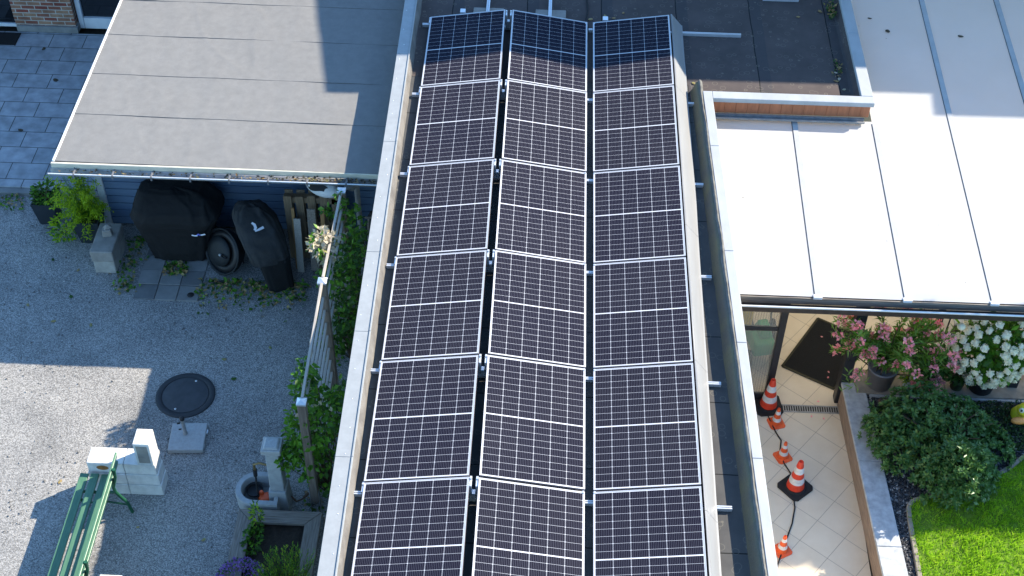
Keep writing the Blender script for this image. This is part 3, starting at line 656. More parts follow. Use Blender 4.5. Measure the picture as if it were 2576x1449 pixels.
# paving slabs under barbecue
for i in range(3):
    for j in range(4):
        x0, y0 = -4.085+.317*i+.012*j*0, -3.71+.305*j
        if i == 1 and j == 2: continue
        pos = ['left', 'middle', 'right'][i]; row = ['front', 'second', 'third', 'rear'][j]
        b = MB(); b.box(x0+.004, x0+.311, y0+.004, y0+.299, GZ-.03, GZ+.022+.004*((i*3+j*5)%3)); 
        tag(b.build('paving_slab', MT['paver'] if (i+j) % 3 else MT['paver_dark'], bevel=.006), '%s slab of the %s row of square slabs before the covered barbecue' % (pos, row), 'paving slab', 'square slabs by the barbecue')
b = MB(); b.lathe([(.05,0),(.05,.003),(.001,.0035)], (-3.26,-3.60,GZ+.03), 18); tag(b.build('metal_disc', MT['rubber']), 'small dark round disc lying on the front right slab', 'disc')
# covered barbecue: draped shape from stacked outlines
def drape(name, mats, parent, rings, c, n=40, mi=0, fold=.012, seed=0, rot=0, cap=True):
    """fabric hull: stacked outlines, resampled, then creased with ridged noise and hanging folds"""
    b = MB(); V = []; R = rotz(rot); n *= 2; sub = 6; RR = []
    for a_, b_ in zip(rings[:-1], rings[1:]):
        for q in range(sub): RR.append([u+(v-u)*q/sub for u, v in zip(a_, b_)])
    RR.append(list(rings[-1])); zt_, zb_ = rings[-1][0], rings[0][0]
    for k, (z, hx, hy, ox, oy, pw) in enumerate(RR):
        dn = (zt_-z)/max(.01, zt_-zb_)
        for i in range(n):
            t = 2*math.pi*i/n; ct, st = math.cos(t), math.sin(t)
            x = hx*math.copysign(abs(ct)**pw, ct); y = hy*math.copysign(abs(st)**pw, st)
            p0 = Vector((x*3.2, y*3.2, z*3.2+seed))
            cr = max(0, .16-abs(noise.noise(p0*1.0)))*1.6 + max(0, .14-abs(noise.noise(p0*2.3+Vector((7,3,1)))))*.8
            f = 1 + fold*(3.5*noise.noise((ct*2.1, st*2.1, z*2.3+seed)) + 7*cr + 1.6*dn*math.sin(t*13+seed+2*noise.noise((ct*3, st*3, z))))
            p = R @ Vector((x*f+ox, y*f+oy, 0)); zz = z + fold*(3*noise.noise((ct*1.5+seed, st*1.5, z)) + 5*cr*(1-dn)) * (1 if k > 0 else .2)
            V.append((c[0]+p.x, c[1]+p.y, c[2]+zz))
    F = [(k*n+i, k*n+(i+1)%n, (k+1)*n+(i+1)%n, (k+1)*n+i) for k in range(len(RR)-1) for i in range(n)]
    b.add(V, F, mi, True)
    if cap:
        top = len(RR)-1; zc = sum(V[top*n+i][2] for i in range(n))/n; cx = sum(V[top*n+i][0] for i in range(n))/n; cy = sum(V[top*n+i][1] for i in range(n))/n
        b.add(V[top*n:top*n+n] + [(cx, cy, zc+.01)], [(i, (i+1) % n, n) for i in range(n)], mi, True)
    return b.build(name, mats, parent)
t = thing('covered_barbecue', 'wide barbecue under a black fabric cover against the blue wall', 'barbecue', (-3.58,-2.62,GZ))
drape('cover', MT['cover'], t, [(.05,.43,.28,.0,-.02,.5),(.2,.46,.31,0,-.02,.5),(.45,.50,.34,0,-.01,.48),(.66,.55,.37,0,0,.48),(.78,.61,.40,.02,0,.48),(.86,.645,.41,.03,.0,.48),(.98,.60,.38,.02,.02,.5),(1.08,.53,.30,.0,.06,.5),(1.16,.45,.20,-.05,.09,.55),(1.175,.30,.12,-.05,.09,.6)], (-3.55,-2.62,GZ), 56, 0, .013, 1)
b = MB(); b.box(-3.83,-3.27,-2.80,-2.40,GZ,GZ+.5); b.build('stand', MT['blackplastic'], t)
def ribbon(pts, nrm, wd, thick=.002, taper=None):
    """flat printed stroke following pts, lying on a surface with normal nrm"""
    b = MB(); N = Vector(nrm).normalized(); V = []
    P = [Vector(p) for p in pts]
    for i, p in enumerate(P):
        d = (P[min(i+1,len(P)-1)]-P[max(i-1,0)]).normalized(); s_ = d.cross(N).normalized(); ww = wd*(taper[i] if taper else 1)
        V += [p+s_*ww/2, p-s_*ww/2, p+s_*ww/2+N*thick, p-s_*ww/2+N*thick]
    F = []
    for i in range(len(P)-1):
        a = 4*i; F += [(a+2,a+3,a+7,a+6),(a,a+2,a+6,a+4),(a+1,a+5,a+7,a+3)]
    return b.add(V, F)
lx, ly, lz = -3.25, -3.065, -1.775
b = ribbon([(lx,ly,lz-.01),(lx+.05,ly,lz-.022),(lx+.085,ly,lz-.015)], (0,-1,.1), .02); b.add(*[( v, f) for v, f in [(ribbon([(lx+.13,ly,lz-.004),(lx+.17,ly,lz+.006),(lx+.2,ly,lz+.016)], (0,-1,.1), .02).v, ribbon([(0,0,0),(1,0,0),(2,0,0)], (0,-1,0), .02).f)]][0])
b.build('logo', MT['logo'], t)
b = ribbon([(lx+.075,ly-.001,lz-.012),(lx+.10,ly-.001,lz+.012),(lx+.125,ly-.001,lz-.006)], (0,-1,.1), .024); b.build('logo', MT['logo_blue'], t)
# second cover, tall smoker / kettle with grey hood
t = thing('covered_grill', 'tall narrow grill under a charcoal cover with a white curved mark', 'grill', (-2.24,-3.0,GZ))
RA = .33
drape('cover', MT['cover'], t, [(.02,.19,.16,.10,-.32,.5),(.25,.21,.17,.08,-.28,.5),(.55,.24,.20,.05,-.2,.5)], (-2.20,-3.02,GZ), 44, 0, .012, 5, RA, False)
hd = drape('hood', MT['cover_grey'], t, [(.50,.275,.225,.04,-.2,.5),(.60,.285,.245,.03,-.16,.5),(.74,.30,.29,.0,-.08,.5),(.90,.30,.29,-.05,.03,.55),(1.04,.27,.22,-.11,.14,.6),(1.13,.20,.13,-.13,.22,.7),(1.16,.10,.05,-.13,.25,.8)], (-2.23,-3.02,GZ), 56, 0, .016, 9, RA)
# white mark, laid on the sloping front of the hood
from mathutils.bvhtree import BVHTree
bv = BVHTree.FromPolygons([v.co + t.location for v in hd.data.vertices], [tuple(p.vertices) for p in hd.data.polygons])
def on_hood(x, y):
    h = bv.ray_cast(Vector((x, y-1.5, GZ+2.2)), Vector((0, 1, -.9))); return h[0] + h[1]*.004, h[1]
def hood_mark(pts, wd, tp):
    Q = [on_hood(*p) for p in pts]; N = sum((q[1] for q in Q), Vector())/len(Q)
    ribbon([q[0] for q in Q], N, wd, .003, tp).build('printed_mark', MT['logo'], t)
mx_, my_ = -2.33, -3.06
hood_mark([(mx_,my_+.16),(mx_+.04,my_+.12),(mx_+.058,my_+.06),(mx_+.05,my_+.0)], .04, [.7,1,1,.8]); hood_mark([(mx_+.055,my_-.02),(mx_+.11,my_+.025),(mx_+.165,my_+.075)], .034, [.6,1,1.1])
# kettle lid leaning
t = thing('kettle_barbecue', 'round black kettle barbecue tipped towards the yard', 'barbecue', (-2.72,-2.95,GZ))
RK = Matrix.Rotation(math.radians(-38),3,'Z') @ Matrix.Rotation(math.radians(66),3,'X'); CK = (-2.86,-3.02,GZ+.37)
b = MB(); b.lathe([(.07,-.29),(.24,-.22),(.33,-.09),(.35,.0),(.356,.014),(.334,.02),(.325,.0),(.31,-.03)], CK, 40, RK); b.build('bowl', MT['enamel'], t)
b = MB(); b.lathe([(.312,-.02),(.30,.0),(.26,.012),(.22,.0),(.21,-.02)], CK, 40, RK); b.build('inner_ring', MT['blackplastic'], t)
RK2 = RK;  c2 = Vector(CK) + RK @ Vector((-.05,-.02,.02))
b = MB(); b.lathe([(.23,-.01),(.225,.012),(.12,.03),(.001,.034)], c2, 36, RK2); dk = b.build('lid', MT['enamel'], t)
b = MB(); b.tube([c2+RK@Vector((.10,.0,.03)), c2+RK@Vector((.10,.0,.07)), c2+RK@Vector((.20,.0,.07)), c2+RK@Vector((.20,.0,.02))], .014, 8); b.build('handle', MT['blackplastic'], dk)
b = MB(); b.tube([c2+RK@Vector((.085,.0,.062)), c2+RK@Vector((.125,.0,.07))], .017, 8); b.build('handle_clip', MT['alu'], dk)
for a in (1.0, 3.4, 5.2):
    p = Vector(CK) + RK @ Vector((.2*math.cos(a), .2*math.sin(a), -.15)); b = MB(); b.tube([p, (p.x+.06*math.cos(a), p.y+.05*math.sin(a), GZ+.01)], .012, 8); b.build('leg', MT['blackplastic'], t)
b = MB(); b.tube([(-2.98,-3.33,GZ+.03),(-2.83,-3.30,GZ+.03)], .018, 8); b.build('ash_handle', MT['blackplastic'], t)
# pallets, boards, plastic shell, crate
t = thing('wooden_pallet', 'raw wooden pallet standing on edge in the dark store', 'pallet', (-1.6,-2.7,GZ))
for k in range(5):
    b = MB(); xx = -1.93+.17*k; b.box(xx, xx+.115, -2.74+.01*k, -2.715+.01*k, GZ+.02, -1.27-.01*(k % 2)); b.build('deck_board', MT['palletwood'], t, bevel=.003)
for z in (GZ+.06, GZ+.62, -1.42):
    b = MB(); b.box(-1.94,-1.10,-2.70,-2.60,z,z+.10); b.build('cross_block', MT['palletwood'], t, bevel=.003)
for k in range(5):
    b = MB(); xx = -1.93+.17*k; b.box(xx, xx+.115, -2.595, -2.572, GZ+.02, -1.27); b.build('deck_board', MT['palletwood'], t, bevel=.003)
for x, y, ztop, wd, m, lb in ((-1.80,-2.83,-1.42,.045,'orangewood','narrow orange pine lath leaning on the pallet, leftmost'), (-1.74,-2.90,-1.56,.10,'slatwood','long greyed board leaning on the pallet beside the pine lath'),
                         (-1.53,-2.86,-1.40,.12,'oldwood','wide grey board leaning on the middle of the pallet'), (-1.38,-2.82,-1.44,.06,'orangewood','orange pine lath leaning at the right side of the pallet')):
    b = MB(); b.beam((x,y-.12,GZ+.01), (x+.005,y+.02,ztop), wd, .024, 0, (0,1,0)); tag(b.build('loose_board', MT[m], bevel=.003), lb, 'board', 'boards leaning on the pallet')
t = thing('plastic_shell', 'white plastic shell with a curved black inset lying on the pallet top', 'plastic shell', (-1.36,-2.62,-1.15))
RS = Matrix.Rotation(math.radians(-28),3,'Z') @ Matrix.Rotation(math.radians(38),3,'X')
b = MB(); b.lathe([(.10,-.07),(.19,-.05),(.23,.0),(.22,.05),(.17,.085),(.08,.10),(.001,.102)], (-1.36,-2.66,-1.13), 32, RS, 0, True, 1.25, .62); b.build('body', MT['white_metal'], t)
b = MB(); n = 18; V = []
for i in range(n+1):
    s_ = -1+2*i/n; xx = .21*s_; hh = .062*math.sqrt(max(0, 1-s_*s_)); yc = -.045+.025*math.sin(s_*3.2)
    V += [Vector((-1.36,-2.66,-1.13)) + RS @ Vector((xx, yc-hh*.8, .104-.05*s_*s_)), Vector((-1.36,-2.66,-1.13)) + RS @ Vector((xx, yc+hh*.7, .118-.05*s_*s_))]
b.add(V, [(2*i, 2*i+2, 2*i+3, 2*i+1) for i in range(n)]); o = b.build('inset', MT['blackplastic'], t); o.modifiers.new('t', 'SOLIDIFY').thickness = .02
t = thing('plastic_crate', 'black open plastic crate on a shelf against the blue wall', 'crate', (-1.68,-2.3,-1.0))
b = MB(); b.box(-1.93,-1.45,-2.42,-2.4,-1.1,-.88); b.box(-1.93,-1.45,-2.17,-2.15,-1.1,-.88); b.box(-1.93,-1.91,-2.4,-2.17,-1.1,-.88); b.box(-1.47,-1.45,-2.4,-2.17,-1.1,-.88); b.box(-1.91,-1.47,-2.4,-2.17,-1.1,-1.09)
for k in range(4): b.box(-1.91+.11*k+.05,-1.91+.11*k+.06,-2.4,-2.17,-1.0,-.99)
b.build('crate', MT['blackplastic'], t)
b = MB(); b.box(-1.98,-1.38,-2.46,-2.15,-1.14,-1.105); tag(b.build('wall_shelf', MT['oldwood_x'], bevel=.003), 'narrow shelf board carrying the black crate', 'shelf')
# downpipe, spade, sack at the dark corner
b = MB(); b.tube([(-.86,-3.34,FZ-.10),(-.86,-3.34,FZ-.18),(-.84,-3.2,FZ-.32),(-.82,-2.95,FZ-.45),(-.82,-2.9,GZ)], [.055,.042,.04,.04,.04], 14); b.lathe([(.05,.0),(.062,.04),(.06,.06)], (-.86,-3.345,FZ-.17), 14)
tag(b.build('downpipe', MT['zinc']), 'grey drainpipe dropping from the shed gutter end', 'downpipe')
t = thing('spade', 'dark spade standing in the corner behind the trellis', 'spade', (-.72,-3.3,GZ))
b = MB(); b.tube([(-.70,-3.35,GZ+.3),(-.66,-3.1,GZ+1.2)], .016, 8); b.tube([(-.72,-3.09,GZ+1.2),(-.60,-3.09,GZ+1.2)], .014, 8); b.build('shaft', MT['oldwood'], t)
b = MB(); b.obox((-.705,-3.39,GZ+.17), (.2,.015,.3), Matrix.Rotation(-.25,3,'X'), 0, .9); b.build('blade', MT['zinc'], t, bevel=.004)
t = thing('rain_barrel', 'dark grey water barrel squeezed between shed and garage', 'barrel', (-.62,-2.75,GZ))
drape('body', MT['cover_grey'], t, [(0,.17,.2,0,0,.9),(.4,.2,.23,0,0,.9),(.75,.18,.21,0,0,.9),(.85,.12,.14,0,0,.9)], (-.60,-2.7,GZ), 28, 0, .02, 3)
# trellis
tr = thing('garden_trellis', 'weathered timber trellis with three capped posts beside the garage', 'trellis', (-.93,-5.4,GZ))
TX = -.93; posts = ((-3.52,-.40), (-5.36,-.30), (-7.22,-.44))
for y, zt in posts:
    b = MB(); b.box(TX-.05, TX+.05, y-.05, y+.05, GZ+.14, zt-.028); p = b.build('post', MT['postwood'], tr, bevel=.006)
    b = MB(); b.box(TX-.057, TX+.057, y-.057, y+.057, zt-.05, zt-.026); b.add([(TX-.057,y-.057,zt-.0255),(TX+.057,y-.057,zt-.0255),(TX+.057,y+.057,zt-.0255),(TX-.057,y+.057,zt-.0255),(TX,y,zt+.006)], [(0,1,4),(1,2,4),(2,3,4),(3,0,4)]); b.build('cap', MT['alu'], p)
    b = MB(); b.box(TX+.053, TX+.061, y-.035, y+.035, GZ, GZ+.32); b.box(TX-.061, TX-.053, y-.035, y+.035, GZ, GZ+.32); b.build('post_shoe', MT['zinc'], p)
for (ya, za), (yb, zb) in zip(posts[:-1], posts[1:]):
    za, zb = za-.035, zb-.035
    for k in range(8):
        d = .235*k; b = MB(); b.beam((TX,ya-.052,za-d), (TX,yb+.052,zb-d), .032, .026 if k else .045); b.build('slat', MT['slatwood'], tr, bevel=.003)
    b = MB(); yy = (ya+yb)/2; b.box(TX-.0165-.02, TX-.0165, yy-.02, yy+.02, zb-1.66, (za+zb)/2-.02); b.build('batten', MT['slatwood'], tr)
# climbing plants on the trellis
def blob_vine(label, blobs, mats, base, L=.085, W=.065, seed=0, flowers=None):
    t = thing('climbing_plant', label, 'climbing plant', base, 'climbing plants on the trellis')
    st, lf = MB(), MB()
    for (cx, cy, cz, rx, ry, rz, n, wts) in blobs:
        m = max(2, n//60)
        for _ in range(m): 
            q = Vector((cx+G(rx*.5), cy+G(ry*.5), cz+G(rz*.5))); st.tube([base, ((base[0]+q.x)/2+G(.05), (base[1]+q.y)/2+G(.08), (base[2]+q.z)/2), q], [.008,.006,.003], 5, 0, False)
        for _ in range(n):
            v = Vector((G(),G(),G())); v = v.normalized()*random.random()**.4
            cl = noise.noise((v.x*2+cx, v.y*2+cy*3, v.z*2+seed))
            if cl < -.12: continue
            p = (cx+v.x*rx, cy+v.y*ry, cz+v.z*rz)
            lf.leaf(p, (v.x*.6+G(.5), v.y*.6+G(.5)-.15, G(.35)-.15), L*U(.6,1.25), W*U(.6,1.25), random.choices(range(len(mats)), wts)[0])
    st.build('stem', MT['stem'], t); lf.build('foliage', mats, t)
    return t
vm = [MT['vine'], MT['vine_dark'], MT['pale_leaf']]
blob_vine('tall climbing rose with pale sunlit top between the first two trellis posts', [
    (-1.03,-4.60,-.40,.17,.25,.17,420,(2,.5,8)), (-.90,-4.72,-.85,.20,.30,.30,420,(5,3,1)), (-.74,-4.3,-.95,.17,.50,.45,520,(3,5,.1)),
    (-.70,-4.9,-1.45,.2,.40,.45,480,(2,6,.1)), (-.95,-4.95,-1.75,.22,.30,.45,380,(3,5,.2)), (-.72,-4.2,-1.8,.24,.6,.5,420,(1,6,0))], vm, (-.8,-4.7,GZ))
blob_vine('thin light green creeper climbing around the rear trellis post', [
    (-.95,-3.62,-.55,.05,.08,.20,40,(5,2,1)), (-.83,-3.62,-.72,.12,.12,.2,90,(5,2,.2)), (-.74,-3.75,-1.1,.14,.22,.4,230,(4,4,.2)), (-1.10,-3.6,-.75,.1,.06,.08,45,(5,2,.2))], vm, (-.8,-3.65,GZ))
blob_vine('bushy light green climber at the front end of the trellis', [
    (-.97,-6.75,-.62,.15,.32,.22,300,(6,2,.3)), (-.90,-7.02,-1.05,.28,.34,.4,560,(7,1,.3)), (-.78,-6.7,-1.25,.24,.35,.45,400,(5,4,.1)),
    (-1.08,-7.1,-1.55,.26,.30,.4,520,(9,1,0)), (-.78,-7.0,-1.9,.3,.35,.45,430,(4,4,0)), (-.68,-6.3,-1.6,.2,.3,.4,300,(4,4,.1))], vm, (-.8,-7.0,GZ))
# potted plants by the shed corner
def pot_sq(name, label, c, wb, wt, h, m, soil=True):
    t = thing(name, label, 'planter', c)
    b = MB(); x, y, z = c; V = []
    for w_, zz in ((wb, 0), (wt, h), (wt-.03, h), (wt-.04, h-.06)):
        V += [(x-w_/2, y-w_/2, z+zz), (x+w_/2, y-w_/2, z+zz), (x+w_/2, y+w_/2, z+zz), (x-w_/2, y+w_/2, z+zz)]
    b.add(V, [(3,2,1,0)] + [(4*k+i, 4*k+(i+1)%4, 4*k+4+(i+1)%4, 4*k+4+i) for k in range(3) for i in range(4)]); b.build('pot', m, t)
    b = MB(); w_ = wt-.038; b.add([(x-w_/2,y-w_/2,z+h-.05),(x+w_/2,y-w_/2,z+h-.05),(x+w_/2,y+w_/2,z+h-.05),(x-w_/2,y+w_/2,z+h-.05)], [(0,1,2,3)]); b.build('soil', MT['soil'], t)
    return t
MT['pot_dark'] = M('dark_blue_grey_pot', (.02,.027,.036), .5, .2)
pot_sq('square_planter', 'dark square planter with a small shrub at the terrace corner', (-5.72,-2.05,GZ), .26, .36, .42, MT['pot_dark'])
pot_sq('square_planter', 'dark square planter below the bright feathery plant', (-4.98,-2.42,GZ), .28, .40, .45, MT['pot_dark'])
def leafy(name, label, cat, base, c, r, n, L, W, mats, group=None, wts=None, hollow=.45, gaps=-.2, stems=8, flower=None, par=None):
    t = thing(name, label, cat, base, group); st, lf = MB(), MB()
    for _ in range(stems):
        q = Vector((c[0]+G(r[0]*.45), c[1]+G(r[1]*.45), c[2]+U(0,.6)*r[2])); st.tube([base, (Vector(base)+q)/2+Vector((G(.02),G(.02),0)), q], [.009,.007,.003], 5, 0, False)
    for _ in range(n):
        v = Vector((G(),G(),G())).normalized()*(hollow+(1-hollow)*random.random()**.6)
        if noise.noise((v.x*2.3+c[0], v.y*2.3+c[1], v.z*2.3)) < gaps: continue
        d = Vector((v.x+G(.5), v.y+G(.5), v.z*.6+G(.4)))
        lf.leaf((c[0]+v.x*r[0], c[1]+v.y*r[1], c[2]+v.z*r[2]), d, L*U(.65,1.25), W*U(.65,1.25), random.choices(range(len(mats)), wts)[0] if wts else random.randrange(len(mats)))
    if stems: st.build('stem', MT['stem'], t)
    lf.build('foliage', mats, t)
    return t
leafy('small_shrub', 'small green shrub in the dark planter at the terrace corner', 'shrub', (-5.72,-2.05,GZ+.36), (-5.70,-2.05,GZ+.52), (.24,.2,.17), 420, .07, .045, [MT['vine_dark'], MT['vine']])
# feathery bright plant
t = thing('feathery_plant', 'bright yellow green feathery potted plant drooping by the white post', 'plant', (-4.98,-2.42,GZ+.4)); st, lf = MB(), MB()
for k in range(92):
    a = U(0, 6.28); r_ = U(.12,.50); h = U(.2,.92) if k < 56 else U(-.05,.35)
    p0 = Vector((-4.98+.05*math.cos(a), -2.42+.05*math.sin(a), GZ+.42)); ex = -.12+r_*math.cos(a)*1.0
    p2 = Vector((-4.98+ex, -2.45+r_*math.sin(a)*.8, GZ+.42+h-.45*r_)); p1 = (p0+p2)/2 + Vector((0,0,.14+h*.4))
    st.tube([p0, p1, p2], [.004,.003,.002], 4, 0, False)
    for i in range(40):
        u_ = .2+.8*i/40; p = p0*(1-u_)**2 + p1*2*u_*(1-u_) + p2*u_*u_; d = (p2-p1).normalized()
        lf.leaf(p+Vector((G(.02),G(.02),G(.015))), d*.5+Vector((G(.8),G(.8),G(.4)-.15)), .06*U(.6,1.3), .018, 0)
st.build('stem', MT['vine'], t); lf.build('foliage', [MT['fern']], t)
leafy('trailing_plant', 'trailing soft green plant spilling between the two planters', 'plant', (-5.4,-2.35,GZ), (-5.38,-2.45,GZ+.18), (.22,.26,.18), 260, .075, .04, [MT['vine'], MT['fern']], stems=5)
# fountain
t = thing('stone_fountain', 'grey stone garden fountain with rounded basin and square pillar', 'fountain', (-1.55,-7.2,GZ))
b = MB(); n = 30
def dring(s, z):
    R_ = []
    for i in range(n+1):
        a = math.pi/2 + math.pi*i/n; R_.append((-1.66 + s*.255*math.cos(a), -7.21 + s*.255*math.sin(a), z))
    R_ += [(-1.66+.30+(.0 if s > .9 else -.05), -7.21-.255*s, z), (-1.66+.30+(.0 if s > .9 else -.05), -7.21+.255*s, z)]
    return R_
rings = [dring(.93, GZ), dring(1.0, GZ+.1), dring(1.02, GZ+.30), dring(.99, GZ+.325), dring(.74, GZ+.325), dring(.71, GZ+.30), dring(.66, GZ+.12), dring(.3, GZ+.10)]
m = n+3; V = [p for r_ in rings for p in r_]
b.add(V, [(k*m+i, k*m+(i+1)%m, (k+1)*m+(i+1)%m, (k+1)*m+i) for k in range(len(rings)-1) for i in range(m)] + [list(range((len(rings)-1)*m, len(rings)*m))]); b.build('basin', MT['stone'], t)
b = MB(); b.obox((-1.37,-7.21,GZ+.56), (.19,.19,1.12), None, 0, .86); b.obox((-1.37,-7.21,GZ+.2), (.25,.28,.4), None, 0, .86); b.build('pillar', MT['stone'], t, bevel=.01)
b = MB(); b.obox((-1.37,-7.21,GZ+1.165), (.235,.235,.085)); b.obox((-1.37,-7.21,GZ+1.222), (.2,.2,.03), None, 0, .75); b.build('pillar_cap', MT['granite'], t, bevel=.008)
b = MB(); b.tube([(-1.45,-7.22,GZ+.80),(-1.56,-7.22,GZ+.84),(-1.63,-7.22,GZ+.80)], .014, 8); b.tube([(-1.63,-7.22,GZ+.81),(-1.63,-7.22,GZ+.70)], .018, 8); b.build('tap', M('brass', (.25,.17,.07), .4, .2, metal=.6), t)
b = MB(); b.tube([(-1.63,-7.22,GZ+.71),(-1.63,-7.23,GZ+.60)], .026, 10); b.tube([(-1.63,-7.23,GZ+.61),(-1.632,-7.25,GZ+.42),(-1.63,-7.26,GZ+.16)], .013, 8); b.build('hose', MT['rubber'], t)
b = MB(); b.lathe([(.06,0),(.1,.05),(.112,.09),(.104,.09),(.09,.05)], (-1.70,-7.16,GZ+.14), 24); tag(b.build('black_bowl', MT['blackplastic']), 'glossy black bowl lying in the fountain basin', 'bowl')
b = MB(); b.obox((-1.56,-7.26,GZ+.175), (.17,.16,.10), rotz(.4), 0, .8); b.lathe([(.03,0),(.035,.03),(.02,.05)], (-1.60,-7.22,GZ+.22), 12); tag(b.build('orange_sponge', MT['orange2'], bevel=.03, seg=3), 'orange rounded thing lying in the fountain basin', 'toy')
b = MB(); b.tube([(-1.25,-7.15,GZ+.1),(-1.18,-7.2,GZ+.06),(-1.12,-7.16,GZ+.05),(-1.06,-7.10,GZ+.07)], .011, 7); b.tube([(-1.10,-7.14,GZ+.06),(-1.04,-7.08,GZ+.09)], .02, 8)
tag(b.build('garden_hose', M('brown_hose', (.16,.08,.04), .6, .2)), 'short brown hose end lying behind the fountain pillar', 'hose')
# raised timber planter
t = thing('raised_planter', 'weathered timber raised bed with dark soil', 'raised bed', (-1.3,-8.1,GZ))
zt = -2.2; A_, B_, C_, D_ = (-1.82,-7.52), (-.79,-7.52), (-.79,-9.4), (-1.82,-9.4); wd = .19
def mitre(a, b_, ai, bi, m, nm='rim_board'):
    q = MB(); q.prism([a, b_, bi, ai], zt-.045, zt); q.build(nm, m, t, bevel=.004)
ai, bi, ci, di = (A_[0]+wd, A_[1]-wd), (B_[0]-wd, B_[1]-wd), (C_[0]-wd, C_[1]+wd), (D_[0]+wd, D_[1]+wd)
e = .003
mitre((A_[0]+e,A_[1]), (B_[0]-e,B_[1]), (ai[0]+e,ai[1]), (bi[0]-e,bi[1]), MT['oldwood_x']); mitre((B_[0],B_[1]-e), (C_[0],C_[1]+e), (bi[0],bi[1]-e), (ci[0],ci[1]+e), MT['oldwood'])
mitre((D_[0],D_[1]+e), (A_[0],A_[1]-e), (di[0],di[1]+e), (ai[0],ai[1]-e), MT['oldwood'])
for (x0,x1,y0,y1,m) in ((-1.78,-.83,-7.60,-7.555,'oldwood_x'), (-1.78,-1.735,-9.4,-7.602,'oldwood'), (-.875,-.83,-9.4,-7.602,'oldwood')):
    b = MB(); b.box(x0,x1,y0,y1,GZ,zt-.0455); b.build('side_board', MT[m], t)
b = MB(); nx, ny = 24, 40; V = [(-1.73+.86*i/nx, -9.4+1.8*j/ny, -2.30+.03*noise.noise((i*.35,j*.35,0))+.012*noise.noise((i*1.3,j*1.3,3))) for j in range(ny+1) for i in range(nx+1)]
b.add(V, [(j*(nx+1)+i, j*(nx+1)+i+1, (j+1)*(nx+1)+i+1, (j+1)*(nx+1)+i) for j in range(ny) for i in range(nx)], 0, True); b.build('soil', MT['soil'], t)
leafy('small_herb', 'thin upright pale herb at the rear left corner of the raised bed', 'herb', (-1.55,-7.72,-2.3), (-1.55,-7.74,-2.06), (.07,.09,.26), 170, .06, .022, [MT['vine'], MT['vine_dark'], MT['fern']], stems=4)
leafy('leafy_herb', 'low leafy herb along the left side of the raised bed', 'herb', (-1.58,-7.92,-2.3), (-1.58,-7.94,-2.22), (.10,.22,.10), 190, .065, .045, [MT['vine'], MT['vine_dark']], stems=4)
leafy('purple_flower', 'cushion of small purple flowers at the bed corner, photo bottom', 'flower', (-1.60,-8.65,-2.3), (-1.60,-8.62,-2.12), (.29,.30,.22), 1900, .032, .026, [MT['purple'], MT['purple'], MT['purple'], MT['vine_dark']], hollow=.75, gaps=-.4)
t = thing('spiky_shrub', 'bright green rosemary like shrub in the raised bed, photo bottom', 'shrub', (-1.02,-8.75,-2.3)); st, lf = MB(), MB()
for k in range(130):
    a = U(0,6.28); r_ = .36*math.sqrt(random.random()); q = Vector((-1.04+r_*1.05*math.cos(a), -8.62+r_*math.sin(a), -2.3+U(.42,.72)*(1.1-r_)))
    p = Vector((-1.03+r_*.3*math.cos(a), -8.68+r_*.3*math.sin(a), -2.3)); st.tube([p, q], [.004,.002], 4, 0, False)
    for i in range(30):
        u_ = .25+.8*i/30; lf.leaf(p.lerp(q, u_), (q-p).normalized()*.8+Vector((G(.45),G(.45),G(.2))), .05*U(.7,1.2), .009, 0 if random.random() < .75 else 1)
st.build('stem', MT['stem'], t); lf.build('foliage', [MT['vine'], MT['fern']], t)
b = MB(); b.box(-.78,-.44,-7.58,-7.55,GZ,-2.22); tag(b.build('border_board', MT['oldwood_x']), 'narrow dark board between raised bed and garage wall', 'board')
# doormat at the house, leaves and litter
b = MB(); b.box(-7.95,-7.52,2.28,2.64,-2.418,-2.40); tag(b.build('doormat', MT['mat'], bevel=.003), 'dark ribbed doormat before the left house door', 'doormat')
def flatleaf(x, y, z, s, m, lb, grp, name='fallen_leaf'):
    b = MB(); a = U(0, 6.28); n = 9; V = []
    for i in range(n):
        t_ = 6.283*i/n; rr = s*(.75+.35*random.random()); q = rotz(a) @ Vector((rr*math.cos(t_), .65*rr*math.sin(t_), 0)); V.append((x+q.x, y+q.y, z+.006+.25*s*abs(math.cos(t_))*random.random()))
    b.add(V + [(x, y, z+.012)], [(i, (i+1) % n, n) for i in range(n)]); tag(b.build(name, m), lb, 'leaf', grp)
for px, py in ((-5.45,-2.95), (-5.02,-3.15), (-4.98,-3.7), (-5.55,-3.9), (-5.1,-4.2), (-4.55,-4.25), (-1.95,-4.55), (-2.55,-4.8), (-2.15,-8.35), (-2.25,-7.8), (-3.1,-7.65), (-4.3,-3.6), (-4.25,-7.0), (-2.35,-5.15)):
    flatleaf(px, py, GZ, U(.025,.045), random.choice([MT['dry'], MT['vine_dark'], MT['dry']]), 'small loose leaf lying on the open grey gravel', 'fallen leaves on the gravel')
for px, py, s_ in ((-6.55,1.32,.06), (-6.75,-.05,.055), (-7.0,2.2,.05)):
    flatleaf(px, py, -2.42, s_, MT['dark_leaf'], 'dark wet leaf lying on the blue grey terrace slabs', 'leaves on the terrace')
